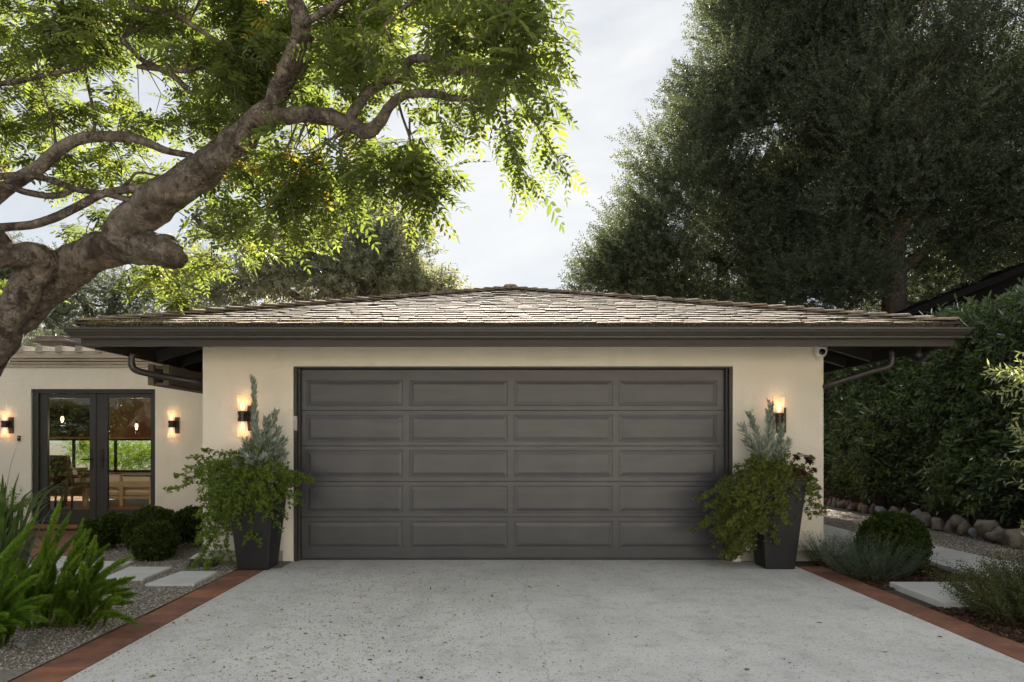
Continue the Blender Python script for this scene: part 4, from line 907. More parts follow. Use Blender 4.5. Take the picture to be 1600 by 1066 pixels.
# ---- trees beyond the roof
OAK = [spray_tpl(22, .135, .055, 1.0, s) for s in range(4)]
MAG = [spray_tpl(13, .30, .12, 1.0, s+10, LEAF6) for s in range(3)]
def blobpx(L_): return [(*P(x, y, Y), rx*Y/F, dz, ry*Y/F) for (x, y, rx, ry, Y, dz) in L_]
def pxof(p): return CX + p[:, 0]*F/p[:, 1], HY - (p[:, 2]-CH)*F/p[:, 1]
def holes_keep(H):
    def f(p):
        x, y = pxof(p); k = np.ones(len(p), bool)
        for (hx, hy, rx, ry, pr) in H: k &= ~((((x-hx)/rx)**2 + ((y-hy)/ry)**2 < 1) & (RG.random(len(p)) < pr))
        return k
    return f
def bgtree(name, label, cat, base, blobs, nclump, per, rsub, tpls, size, leaf, trunk_r, limbs=(), keep=None, inner=.0, updir=.35, flat=.75, group=None, extra=None, bark='bark2'):
    t = empty(name, base, label, cat, group)
    part, C = clump_crown(blobs, nclump, per, rsub, tpls, size, updir, keep, inner, flat)
    foliage('crown', [part] + (extra or []), leaf, t, base)
    mb = MB(base); tops = []
    for L_ in limbs: c = catmull([(*p[:3], p[3]) for p in L_], 5); mb.tube([q[:3] for q in c], [q[3] for q in c], 10, bump=.08, seed=len(mb.v)); tops.append(c)
    A = np.vstack(tops)
    for i in range(0, len(C), max(1, len(C)//90)):
        k = int(np.argmin(np.linalg.norm(A[:, :3]-C[i], axis=1) + RG.random(len(A))*.8)); a = Vector(A[k, :3]); b = Vector(C[i])
        mb.tube([a, (a+b)/2+Vector((0,0,-.08*(b-a).length)), b], [min(A[k, 3]*.5, .09), min(A[k, 3]*.3, .05), .015], 5, cap=False)
    mb.build('trunk', M[bark], t, smooth=True); return t
def L4(*pts): return [(*P(x, y, Y), r) for (x, y, Y, r) in pts]
# great dark oaks, right
bl = blobpx([(1192,65,66,78,20,2.2),(1112,168,66,54,20,2.4),(1062,248,58,46,20,2.2),(1090,320,105,60,20,2.5),(1018,372,58,34,20,2.0),(988,412,42,30,20,1.8),(1040,430,80,36,20,2),(1190,240,100,110,20,3),(1200,90,100,100,20.5,3),(1180,390,100,55,20,2.4),(1060,460,90,22,20,2),(1180,462,90,24,20.5,2),(960,450,45,20,20,1.5),(1260,330,90,90,20,2.5),(1215,-60,105,75,21,3)])
bgtree('oak_tree', 'broad dark oak behind the right half of the roof, its left edge rimmed by sun', 'tree', (9.2, 20.5, 0), bl, 430, 54, .66, OAK, .58, M['lf_oak'], .3,
  [L4((1225,640,20.5,.36),(1195,520,20.5,.34),(1180,440,20.3,.28),(1160,360,20.2,.24),(1130,260,20,.18),(1120,150,20,.12)), L4((1185,460,20.4,.2),(1240,400,20.2,.18),(1270,300,20,.12)), L4((1180,430,20.3,.18),(1110,400,20.1,.14),(1030,390,20,.09)), L4((1136,480,22,.12),(1134,430,22,.10),(1130,380,22,.08)), L4((1125,480,22.2,.07),(1124,430,22,.07),(1120,380,22,.05))],
  keep=holes_keep([(1130,441,22,18,.985),(1100,430,14,10,.3)]), updir=.55, inner=.25, group='dark oaks behind the garage')
bl = blobpx([(1400,110,130,90,17,2.4),(1340,200,90,80,17,2.2),(1420,240,120,70,17,2.2),(1520,120,110,100,17,2.4),(1580,230,90,90,17,2.4),(1310,60,90,80,18,2.4),(1330,330,85,70,17.5,2.0),(1480,330,100,40,17,1.8),(1600,320,70,50,17,2),(1280,410,70,45,18,1.8),(1340,440,60,30,18,1.6),(1230,455,70,24,18,1.6),(1380,330,60,60,16.4,1.0),(1440,400,60,40,17.5,1.2),(1300,440,50,40,16.8,1.0),(1360,440,26,30,16.6,.8),(1470,460,50,20,18,1.2),(1560,420,60,30,19,1.4),(1330,465,60,22,18.5,1.6),(1500,270,80,60,17,2),(1530,360,70,34,17,1.6),(1590,390,50,30,17,1.6),(1470,400,40,26,17.5,1.4),(1440,-60,180,70,17,3),(1660,100,90,150,17,3)])
bgtree('oak_tree', 'tallest dark oak at the upper right with a bare brown trunk showing over the roof', 'tree', (9.6, 17.5, 0), bl, 540, 48, .66, OAK, .52, M['lf_oak'], .3,
  [L4((1400,640,17.5,.32),(1398,520,17.4,.28),(1397,440,17.2,.26),(1400,380,17.0,.22),(1425,320,16.6,.17),(1442,270,16.2,.13),(1438,200,15.8,.10),(1430,120,15.8,.07)), L4((1400,400,17.1,.16),(1370,330,17,.14),(1340,240,17,.10)), L4((1398,430,17.2,.16),(1470,370,17,.13),(1560,290,17,.09)), L4((1420,330,16.7,.12),(1500,240,17,.1),(1540,150,17,.06))],
  keep=holes_keep([(1378,385,9,16,.97),(1432,300,7,9,.95),(1440,338,10,8,.9),(1420,400,10,30,.6),(1400,440,16,40,.85),(1400,345,14,30,.6)]), updir=.5, group='dark oaks behind the garage')
bl = blobpx([(1470,420,60,38,24,1.6),(1560,390,60,34,24,1.6),(1430,465,60,24,24,1.4),(1540,440,50,26,24,1.4),(1370,470,40,20,24,1.5),(1620,430,60,50,24,1.6)])
bgtree('oak_tree', 'sunlit thin yellow green tree far behind the right oak trunk, sky showing between its leaves', 'tree', (16.5, 24, 0), bl, 150, 18, .6, OAK, .5, M['lf_oak'], .2, [L4((1500,640,24,.2),(1490,500,24,.16),(1480,400,24,.08))], updir=.3)
# magnolia, cedar and smaller trees left of the sky gap
bl = blobpx([(560,440,120,38,20,1.8),(430,440,90,42,20,1.8),(345,455,65,35,20,1.6),(520,385,90,38,20,1.6),(610,395,60,40,20,1.5),(580,345,60,36,20,1.2),(545,325,40,22,20,1.0),(620,360,40,30,20,1.0),(655,450,45,22,20,1.2),(693,458,26,12,20,.9),(450,400,60,30,20,1.4),(300,440,30,45,20.5,1.4)])
bgtree('magnolia_tree', 'broad magnolia with brown green leaves standing behind the left slope of the roof', 'tree', (-4.5, 20, 0), bl, 300, 14, .42, MAG, .40, M['lf_mag'], .2,
  [L4((540,640,20,.22),(535,520,20,.2),(520,450,20,.15),(500,400,20,.1)), L4((535,500,20,.12),(590,430,20,.1),(610,370,20,.06)), L4((535,510,20,.12),(440,450,20,.1),(380,430,20,.06)), L4((560,640,20.5,.14),(566,460,20.5,.09),(570,330,20.5,.05)), L4((600,520,20.2,.1),(640,470,20.2,.08),(690,458,20.2,.03))], updir=.4, bark='bark')
def cedar():
    base = Vector(P(600, 640, 24)); base.z = 0; t = empty('cedar_tree', base, 'grey conical cedar with fine drooping boughs behind the magnolia', 'tree')
    pos, d, sc = [], [], []
    mb = MB(base); top = P(575, 285, 24); mb.tube([base, (base+top)/2, top], [.28, .16, .03], 8)
    for k in range(300):
        f = random.random()**.8; z = top.z - (top.z-3.2)*f; L_ = .35 + 2.5*f**.8*random.uniform(.75, 1.15); a = random.uniform(0, 6.283)
        o = base.lerp(top, (z)/(top.z)); dr = Vector((math.cos(a), math.sin(a), .22)); mb.tube([o, o+dr*L_*.55, o+dr*L_+Vector((0,0,-.12*L_))], [.025,.014,.004], 4, cap=False)
        for q in range(int(9*L_)+3):
            s = random.uniform(.15, 1); p = o + dr*L_*s + Vector((random.gauss(0,.10), random.gauss(0,.10), -.12*L_*s*s+random.gauss(0,.05))); pos.append(tuple(p)); d.append((dr.x+random.gauss(0,.4), dr.y+random.gauss(0,.4), random.gauss(-.05,.25))); sc.append(random.uniform(.25,.5))
    T = [spray_tpl(22, .20, .035, .8, 60+i) for i in range(2)]
    foliage('crown', [scatter(T, np.array(pos), nrm(np.array(d)), np.array(sc))], M['lf_con'], t, base); mb.build('trunk', M['bark2'], t, smooth=True)
cedar()
bl = blobpx([(165,450,55,34,18,1.5),(110,440,40,36,18.5,1.5),(190,490,50,26,18,1.4),(40,440,50,45,18,1.6),(-40,420,70,60,18,1.8),(120,510,45,30,18,1.4),(215,525,30,20,18,1.2),(70,500,50,30,18,1.4)])
bgtree('oak_tree', 'mid green oak with visible limbs behind the house, framed by the leaning trunk', 'tree', (-11, 18.5, 0), bl, 230, 20, .42, OAK, .40, M['lf_oak'], .2,
  [L4((150,640,18.2,.2),(146,540,18.2,.16),(140,490,18.1,.12),(120,450,18,.08)), L4((146,530,18.2,.1),(175,480,18,.08),(190,440,18,.05)), L4((150,560,18.3,.12),(90,520,18.2,.08),(40,470,18,.05))],
  keep=holes_keep([(200,455,20,12,.8),(85,545,30,14,.8),(240,480,22,20,.9)]), updir=.4, bark='bark')
bl = blobpx([(120,565,60,26,14.5,1.0),(190,545,45,20,15,1.0),(60,560,40,30,14.5,1.0),(250,530,40,28,16,1.2),(300,500,30,26,18,1.2)])
bgtree('garden_tree', 'low light green tree just above the house roof beside the eave corner', 'tree', (-9.5, 18.3, 0), bl, 90, 18, .35, OAK, .36, M['lf_mag'], .15, [L4((130,700,18,.10),(130,600,17,.08),(140,560,15,.05)), L4((180,640,17,.08),(240,540,16,.05))], updir=.4, bark='bark')

# ---- clipped hedge on the right
HT_ = [spray_tpl(10, .36, .125, .85, 80+i, LEAF6) for i in range(4)]
def hedge(name, label, x0, x1, y0, y1, h, n, size, leaf, faces=('x0','top'), zlo=.25, cat='hedge', seed=0):
    base = Vector(((x0+x1)/2, (y0+y1)/2, 0)); t = empty(name, base, label, cat)
    def lump(a, b): return .13*np.sin(a*2.3+1)+.10*np.sin(b*3.1+a)+.07*np.sin(a*5.7+b*4)+RG.normal(0,.07,len(a))
    P_, D_ = [], []; areas = {'x0': (y1-y0)*(h-zlo), 'top': (x1-x0)*(y1-y0), 'y0': (x1-x0)*(h-zlo), 'y1': (x1-x0)*(h-zlo)}
    tot = sum(areas[f] for f in faces)
    for f in faces:
        k = int(n*areas[f]/tot); u, v = RG.random(k), RG.random(k)
        if f == 'x0':
            y = y0+u*(y1-y0); z = zlo+v*(h-zlo); top = np.clip((z-h+.35)/.35, 0, 1)**2*.28; x = x0 + lump(y, z) + top + np.clip(.8-z, 0, 1)*.35; d = np.stack([-np.ones(k), RG.normal(0,.45,k), RG.normal(.35,.5,k)], 1)
        elif f == 'top':
            x = x0+u*(x1-x0); y = y0+v*(y1-y0); z = h + lump(x, y)*.8; d = np.stack([RG.normal(-.2,.5,k), RG.normal(0,.5,k), np.full(k, .9)], 1)
        else:
            x = x0+u*(x1-x0); z = zlo+v*(h-zlo); s = -1 if f == 'y0' else 1; y = (y0 if s < 0 else y1) - s*lump(x, z)*-1; d = np.stack([RG.normal(0,.45,k), np.full(k, float(s)), RG.normal(.3,.5,k)], 1)
        P_.append(np.stack([x, y, z], 1)); D_.append(d)
    pos = np.vstack(P_); d = nrm(np.vstack(D_)); tone = .5+.5*np.sin(pos[:,1]*1.9+pos[:,2]*2.3)*.5 + RG.normal(0,.22,len(pos))
    foliage('foliage', [scatter(HT_, pos, d, size*RG.uniform(.7,1.3,len(pos)), rnd=np.clip(tone,0,1))], leaf, t, base)
    m = MB(base); i = .30
    m.box(x0+i, x1-i if x1-x0 > 2*i+.1 else x1-.1, y0+i, y1-i, .02, h-.25)  # solid dark core in place of the shaded inside, stops light from behind
    rr = random.Random(3); yy = y0+.4
    for _ in range(70):
        if x1-x0 < y1-y0: a = Vector((rr.uniform(x0+.15, x0+.6), rr.uniform(y0, y1), 0))
        else: a = Vector((rr.uniform(x0, x1), rr.uniform(y0+.1, y1-.1), 0))
        b = a + Vector((rr.uniform(-.25,.15), rr.uniform(-.3,.3), rr.uniform(.8, 1.6))); m.tube([a, (a+b)/2+Vector((0,rr.uniform(-.08,.08),0)), b], [.025,.018,.008], 6)
    m.build('dark_core_branches', M['bark2'], t)
hedge('tall_hedge', 'tall dense dark green hedge with glossy leaves along the right side', 6.95, 8.6, 3.6, 19.5, 3.13, 17500, .27, M['lf_hedge'], ('x0','top'), zlo=.30)
hedge('rear_hedge', 'green hedge closing the garden behind the garage', -4, 7.0, 21.2, 22.4, 2.6, 1500, .6, M['lf_hedge'], ('y0','top'), zlo=.1)
hedge('front_hedge', 'informal green hedge on the front lawn left of the viewer, mirrored in the glass doors', -17, -6.2, -1.2, .2, 1.9, 2600, .45, M['lf_hedge'], ('y1','top'), zlo=.1)
# ---- low shrubs
BX = [spray_tpl(9, .50, .30, 1.0, 30+i, stem=False) for i in range(3)]
def ball(name, c, r, label, grp=None, n=2600, leaf='lf_box', sq=1.0):
    c = Vector(c); base = Vector((c.x, c.y, 0)); t = empty(name, base, label, 'shrub', grp)
    d = sphere_dirs(n); d = d[d[:, 2] > -.75]; lump = 1 + .035*np.sin(d[:,0]*9+c.x*7)+.03*np.sin(d[:,1]*11+2)+.03*np.sin(d[:,2]*10+1)
    rad = r*lump*(.93+RG.normal(0,.035,len(d))); pos = np.array(c) + d*rad[:, None]*np.array([1,1,sq])
    foliage('foliage', [scatter(BX, pos, nrm(d+RG.normal(0,.5,d.shape)+np.array([0,0,.35])), .052*RG.uniform(.7,1.4,len(pos)))], M[leaf], t, base)
    mb = MB(base); mb.lathe(c, [(.001,-.84*r*sq),(r*.5,-.70*r*sq),(r*.78,-.35*r*sq),(r*.84,0),(r*.74,.4*r*sq),(r*.45,.70*r*sq),(.001,.84*r*sq)], 20); mb.tube([base, c], [.02,.02], 6)  # solid dark core fills the inside of the leaf ball
    mb.build('dark_core_branches', M['bark2'], t, smooth=True)
ball('ball_shrub', (4.05, 7.02, .28), .285, 'round clipped green shrub standing behind the silvery shrub right of the garage', n=5200, leaf='lf_box')
GS = 'round clipped shrubs by the french doors'
ball('ball_shrub', (P(147,834,8.35).x, 8.35, .19), .145, 'small round dark shrub farthest left in front of the french doors', GS, 1600)
ball('ball_shrub', (P(178,829,8.6).x, 8.6, .215), .17, 'small round dark shrub second from the left, touching the leftmost one', GS, 1900)
ball('ball_shrub', (P(238,827,8.2).x, 8.2, .25), .255, 'biggest rear round shrub in the middle of the group by the doors', GS, 3200)
ball('ball_shrub', (P(242,847,7.72).x, 7.72, .20), .19, 'front round shrub closest to the stepping slabs', GS, 2600)
ball('ball_shrub', (P(302,824,8.75).x, 8.75, .24), .215, 'round shrub tucked at the garage corner, partly behind the vine', GS, 2200)
def sprigs(name, base, rx, ry, h, n, label, leaf, ll=.055, lw=.018, cat='shrub', k=34, lean=.9, size=.36):
    base = Vector(base); t = empty(name, base, label, cat)
    T = [spray_tpl(k, ll, lw, .75, 40+i) for i in range(3)]
    a = RG.uniform(0, 6.283, n); q = np.sqrt(RG.random(n)); pos = np.stack([base.x+rx*.62*q*np.cos(a), base.y+ry*.62*q*np.sin(a), base.z + RG.uniform(0,.45,n)*h*(1-q*.6)], 1)
    d = np.stack([np.cos(a)*q*lean, np.sin(a)*q*lean, np.full(n, .75)], 1) + RG.normal(0, .16, (n, 3))
    foliage('foliage', [scatter(T, pos, nrm(d), size*RG.uniform(.65,1.15,n), rnd=RG.random(n))], M[leaf], t, base)
    mb = MB(base)
    for i in range(16):
        b = Vector(pos[i]); mb.tube([base+Vector((random.uniform(-.05,.05),random.uniform(-.05,.05),0)), b], [.008,.004], 5)
    mb.build('stems', M['twig'], t)
sprigs('silvery_shrub', (3.66, 6.72, 0), .50, .38, .40, 420, 'silvery grey green shrub of upright sprigs spilling over the right terracotta strip', 'lf_grey')
sprigs('silvery_shrub', (3.53, 7.38, 0), .22, .18, .34, 120, 'small dark grey green shrub between the right planter and the side step', 'lf_thyme', size=.28)
sprigs('low_shrub', (4.10, 5.12, 0), .78, .55, .46, 950, 'sprawling dusky green shrub with spiky tips at the lower right corner', 'lf_thyme', ll=.06, lw=.024, size=.36)
# pale olive like bush leaning in from the right edge
def olive():
    base = Vector((4.98, 5.35, 0)); t = empty('pale_bush', base, 'pale leaved bush catching sun at the right edge of the picture', 'bush')
    T = [spray_tpl(16, .26, .06, .75, 50+i, LEAF6) for i in range(3)]
    blobs = [(4.95,5.4,1.83,.70,.55,.30),(5.0,5.4,1.40,.58,.5,.28),(4.95,5.4,1.08,.68,.5,.26),(5.0,5.3,.72,.62,.45,.25),(5.1,5.4,2.15,.55,.5,.3)]
    part, C = clump_crown(blobs, 70, 9, .20, T, .24, .15, None, .35, .8)
    foliage('foliage', [part], M['lf_olive'], t, base); mb = MB(base)
    for k in range(6):
        a = k*1.05; tip = base+Vector((.35*math.cos(a), .3*math.sin(a), 1.9)); mb.tube([base+Vector((.04*math.cos(a),.04*math.sin(a),0)), base.lerp(tip,.5)+Vector((0,0,.1)), tip], [.018,.012,.005], 6)
    for i in range(0, len(C), 2): c = Vector(C[i]); o = base+Vector((0,0,max(.3,c.z-.5))); mb.tube([o, c], [.006,.003], 4, cap=False)
    mb.build('stems', M['twig'], t)
olive()
# foxtail ferns: plumes packed with needles
def fern(base, tips, label, grp):
    base = Vector(base); t = empty('foxtail_fern', base, label, 'fern', grp); parts = []; mb = MB(base)
    tips = list(tips) + [(x+random.uniform(-30,18), y+random.uniform(10,60), Y+random.uniform(-.25,.2), r*.85) for (x,y,Y,r) in tips]
    for (tx, ty, Y, rr) in tips:
        tip = P(tx, ty, Y); b = base + Vector((random.uniform(-.13,.13)+(tip.x-base.x)*.48, random.uniform(-.12,.12), .0))
        mid = b.lerp(tip, .5) + Vector(((b.x-tip.x)*.05, 0, .03+.10*abs(tip.x-b.x)))
        c = catmull([tuple(b), tuple(mid), tuple(tip)], 12); n = 1700
        s = RG.random(n)**.95*.98+.02; idx = s*(len(c)-1); i0 = np.minimum(idx.astype(int), len(c)-2); fr = (idx-i0)[:, None]
        ctr = c[i0]*(1-fr)+c[i0+1]*fr; tg = nrm(c[i0+1]-c[i0]); o = nrm(np.cross(tg, RG.normal(0,1,(n,3))))
        rad = rr*.66*np.clip((1.03-s)*5, .35, 1)*np.clip(s*5, .5, 1)
        d = nrm(o*.75+tg*.95+RG.normal(0,.10,(n,3))); pos = ctr + o*(rad*RG.uniform(.0,.35,n))[:, None]
        V, Fc, a = stamp(LEAF4[0], LEAF4[1], pos, frames(d, RG.normal(0,1,(n,3))), None, np.clip(RG.random(n)*.4+random.random()*.6,0,1), sc2=np.stack([rad*1.0, np.full(n,.0058), np.full(n,.003)], 1))
        parts.append((V, Fc, a)); mb.tube([Vector(p) for p in c[::4]], [.003]*len(c[::4]), 4)
    foliage('plumes', parts, M['lf_fern'], t, base); mb.build('stems', M['twig'], t)
GF = 'foxtail ferns at the lower left'
fern((-3.42, 4.92, 0), [(96,779,4.9,.05),(141,827,4.85,.06),(149,838,4.8,.06),(86,851,4.75,.06),(206,868,4.95,.05),(209,902,4.85,.055),(214,928,4.75,.05),(161,872,4.7,.06),(120,850,4.9,.06),(110,800,5.1,.05),(128,880,4.5,.06),(180,905,4.6,.055),(60,870,4.9,.06),(75,840,5.1,.05),(100,900,4.55,.06),(145,890,4.65,.055),(170,850,5.05,.045),(50,900,4.7,.05),(85,880,4.9,.05),(110,925,4.5,.05),(35,875,4.8,.05),(130,810,5.15,.045),(190,935,4.5,.045)],
     'bright green foxtail fern whose plumes lean right over the gravel', GF)
fern((-3.62, 4.42, 0), [(41,830,4.6,.055),(58,803,4.7,.05),(65,896,4.3,.055),(41,913,4.2,.055),(0,872,4.3,.06),(20,850,4.6,.055),(-20,840,4.5,.06),(-10,930,4.1,.055),(25,900,4.3,.055),(80,930,4.2,.05),(10,960,4.0,.05),(55,950,4.1,.05),(-40,900,4.2,.055)],
     'bright green foxtail fern cut by the left edge of the picture', GF)
def blades():
    base = Vector((-4.0, 5.5, 0)); t = empty('strap_leaf_plant', base, 'clump of long arching strap leaves at the left edge behind the ferns', 'plant')
    V, Fc, A = [], [], []; b = 0
    tips = [(30,738,5.4),(35,781,5.2),(103,776,5.3),(28,690,5.5),(100,815,5.1),(-10,720,5.5),(60,830,5.0),(10,760,5.2),(85,850,5.0),(45,800,5.6)] + [(random.uniform(-90,125), random.uniform(740,890), random.uniform(4.8,5.9)) for _ in range(60)]
    for (x, y, Y) in tips:
        tip = P(x, y, Y); o = base+Vector((random.uniform(-.1,.1), random.uniform(-.1,.1), 0)); mid = o.lerp(tip,.5)+Vector((0,0,.18+.2*(tip-o).length*.5)); c = catmull([tuple(o),tuple(mid),tuple(tip)], 6); n = len(c)
        sd = np.array(Vector((tip-o).cross(Vector((0,0,1)))).normalized()); w_ = random.uniform(.008,.013)
        for i in range(n):
            q = w_*math.sin(math.pi*min(.18+.82*i/(n-1), .995))**.6; V += [c[i]-sd*q, c[i]+np.array([0,0,-q*.35]), c[i]+sd*q]
        for i in range(n-1):
            k = b+i*3; Fc += [[k,k+1,k+4,k+3],[k+1,k+2,k+5,k+4]]; A += [random.random()]*2
        b += n*3
    foliage('leaves', [(np.array(V), np.array(Fc), np.array(A))], M['lf_blade'], t, base)
blades()
# plants in the pots -------------------------------------------
VN = [spray_tpl(5, .9, .75, 1.0, 90+i, LEAF6, stem=False) for i in range(3)]
def strands(cx, cy, z0, specs, leafr, seed):
    """specs: (dx, dy, dz, count, spread): strands leave the pot top, arch out and hang"""
    rs = random.Random(seed); pos, d, tn = [], [], []; mb = []
    for (dx, dy, dz, cnt, spd) in specs:
        for _ in range(int(cnt*1.1+.5)):
            ex, ey, ez = dx+rs.gauss(0,spd*1.2), dy+rs.gauss(0,spd*.7), dz+rs.gauss(0,spd*.9); a = Vector((cx+rs.uniform(-.15,.15), cy+rs.uniform(-.18,.1), z0+rs.uniform(-.04,.03))); e = Vector((cx+ex, cy+ey, max(z0+ez, .03)))
            m_ = a.lerp(e,.45)+Vector((0,0,.10+.22*abs(ez)*(1 if ez < 0 else .2)+rs.uniform(0,.06))); m2 = a.lerp(e,.8)+Vector((rs.gauss(0,.03),rs.gauss(0,.03),.05)); c = catmull([tuple(a),tuple(m_),tuple(m2),tuple(e)], 7); mb.append([Vector(p) for p in c])
            L_ = sum(np.linalg.norm(c[i+1]-c[i]) for i in range(len(c)-1)); n = int(L_/.0135); tone = rs.random()
            for k in range(n):
                s = rs.random()*(len(c)-1.01); i = int(s); p = c[i]*(1-s+i)+c[i+1]*(s-i); pos.append(p+np.array([rs.gauss(0,.014) for _ in range(3)])); d.append([rs.gauss(0,1), rs.gauss(-.3,1), rs.gauss(0,.7)]); tn.append(tone*.5+rs.random()*.5)
    pos = np.array(pos); return scatter(VN, pos, nrm(np.array(d)), leafr*RG.uniform(.6,1.3,len(pos)), np.array([0,-.5,1.])+RG.normal(0,.5,(len(pos),3)), np.array(tn)), mb
def vine(pt, specs, label, leaf, seed, hh=.90, leafr=.022):
    t, cx, cy = pt; base = Vector((cx, cy, hh)); v = empty('trailing_vine', base, label, 'vine', None)
    part, mb = strands(cx, cy, hh, specs, leafr, seed); foliage('foliage', [part], M[leaf], v, base)
    m = MB(base)
    for c in mb: m.tube(c, [.0022]*len(c), 4, cap=False)
    m.build('stems', M['twig'], v)
vine(pL, [(-.22,-.12,.02,40,.16),(.05,-.25,-.02,40,.14),(-.45,-.05,-.10,24,.14),(-.40,-.12,-.45,20,.12),(-.85,.0,.05,3,.05),(-.62,.0,.22,3,.06),(-.50,.0,.40,1,.05),(-.68,-.05,.12,4,.08),(.28,-.1,.02,10,.10),(.52,-.05,.03,4,.04),(.42,-.1,-.18,4,.07),(.36,-.2,-.30,2,.06),(-.02,-.33,-.60,2,.05),(.06,-.32,-.45,2,.05),(-.50,-.15,-.75,5,.08),(-.30,-.22,-.85,4,.07),(-.25,-.25,-.25,14,.09),(0,-.32,-.22,22,.12),(.20,-.28,-.12,16,.10),(-.2,-.32,-.15,16,.1),(.10,-.30,-.15,16,.10),(-.05,0,.14,16,.12)], 'bright green trailing vine spilling out of the left charcoal planter', 'lf_vine', 4)
vine(pR, [(-.20,-.15,-.05,50,.14),(.0,-.25,-.08,40,.12),(-.42,-.1,-.20,30,.12),(-.52,-.12,-.50,24,.12),(-.45,-.1,-.75,12,.09),(-.72,-.05,-.35,8,.09),(-.35,-.2,-.42,24,.10),(-.15,-.28,-.30,18,.10),(.22,-.1,.0,14,.08),(.38,-.05,-.12,5,.05),(.40,-.1,-.35,4,.06),(.36,-.1,.22,2,.04),(-.35,.0,.10,12,.10),(-.15,0,.10,14,.10)], 'bronze and olive green vine tumbling from the right charcoal planter', 'lf_vine2', 8)
def spires(pt, tips, label, leaf, hh=.88, ll=.105, lw=.021, name='silver_leaf_plant'):
    t, cx, cy = pt; base = Vector((cx, cy, hh)); v = empty(name, base, label, 'plant'); parts = []; mb = MB(base)
    for (x, y, Y, n, w_) in tips:
        n = int(n*1.9); tip = P(x, y, Y); b = base+Vector((random.uniform(-.06,.06)+(tip.x-cx)*.2, random.uniform(-.06,.06), 0)); mid = b.lerp(tip,.5)+Vector(((b.x-tip.x)*.08,0,.02)); c = catmull([tuple(b),tuple(mid),tuple(tip)], 10)
        s = (np.arange(n)+RG.random(n))/n*.90+.10; idx = s*(len(c)-1.001); i0 = idx.astype(int); fr = (idx-i0)[:,None]; ctr = c[i0]*(1-fr)+c[i0+1]*fr; tg = nrm(c[i0+1]-c[i0])
        o = nrm(np.cross(tg, RG.normal(0,1,(n,3)))); d = nrm(o*.62+tg*.9+RG.normal(0,.1,(n,3))); L_ = ll*w_*(1.1-.45*s)*RG.uniform(.8,1.2,n)
        parts.append(stamp(*LEAF6, ctr, frames(d, o+tg*.2+RG.normal(0,.2,(n,3))), None, np.clip(RG.random(n),0,1), sc2=np.stack([L_, np.full(n,lw), np.full(n,lw)],1))); mb.tube([Vector(p) for p in c[::5]], [.005,.004,.0035,.002,.0015][:len(c[::5])], 5)
    foliage('leaves', parts, M[leaf], v, base); mb.build('stems', M['twig'], v)
spires(pL, [(396,592,7.2,150,.9),(430,646,7.25,120,1.1),(416,655,7.2,110,1.1),(443,688,7.3,110,1.1),(380,705,7.1,90,1.1),(366,722,7.1,80,1.1),(438,720,7.2,90,1.1),(408,680,7.1,110,1.1),(398,650,7.3,120,1.0),(352,738,7.1,60,1),(425,690,7.1,100,1.1),(412,715,7.0,90,1.1),(390,725,7.0,90,1.1),(402,700,7.15,90,1.1),(436,700,7.2,90,1.1),(418,705,7.25,90,1.2),(383,690,7.15,90,1.1),(372,735,7.1,70,1.2),(445,710,7.25,80,1.1),(428,735,7.1,70,1.2),(405,735,7.05,70,1.2),(390,715,7.0,80,1.2),(435,672,7.3,110,1.1)], 'tall silver green spires rising from the left planter in front of the lantern', 'lf_silver')
spires(pR, [(1203,632,7.2,120,1.1),(1172,648,7.25,110,1.1),(1206,650,7.3,90,1.0),(1232,690,7.2,90,1.0),(1215,700,7.2,80,1),(1190,690,7.2,80,1.0),(1160,668,7.15,50,1.4),(1166,690,7.2,45,1.2),(1222,665,7.25,80,1)], 'silver green spires fanning from the right planter below the single lit glass', 'lf_silver')
# dark rosettes in the right planter
def rosettes():
    t, cx, cy = pR; base = Vector((cx, cy, .88)); v = empty('rosette_plant', base, 'dark purple rosettes at the right rim of the right planter', 'succulent'); parts = []; mb = MB(base)
    for (x, y, Y, r) in [(1263,722,7.15,.075),(1244,716,7.2,.06),(1254,740,7.05,.065),(1240,735,7.1,.05),(1272,735,7.15,.045)]:
        c = P(x, y, Y); ax = Vector((.3,-.7,.8)).normalized(); n = 34; k = np.arange(n); a = k*2.4; q = (k/n); u = np.array(ax.orthogonal().normalized()); w_ = np.cross(np.array(ax), u)
        d = nrm((np.cos(a)[:,None]*u+np.sin(a)[:,None]*w_)*(.25+.9*q)[:,None]+np.array(ax)*(.9-.75*q)[:,None]); parts.append(stamp(*LEAF6, np.tile(np.array(c),(n,1)), frames(d, np.tile(np.array(ax),(n,1))), None, RG.random(n), sc2=np.stack([r*(.45+.6*q), np.full(n,r*.42), np.full(n,r*.5)],1))); mb.tube([base+Vector((.05,0,0)), base.lerp(c,.6)+Vector((.02,0,.02)), c], [.008,.007,.006], 6)
    foliage('leaves', parts, M['lf_purple'], v, base); mb.build('stems', M['twig'], v)
rosettes()
sprigs('potted_fern', (-6.98, 9.55, .32), .30, .22, .2, 60, 'small green fern growing in the black pot at the far left', 'lf_vine', ll=.10, lw=.045, cat='fern', size=.38, lean=1.2)
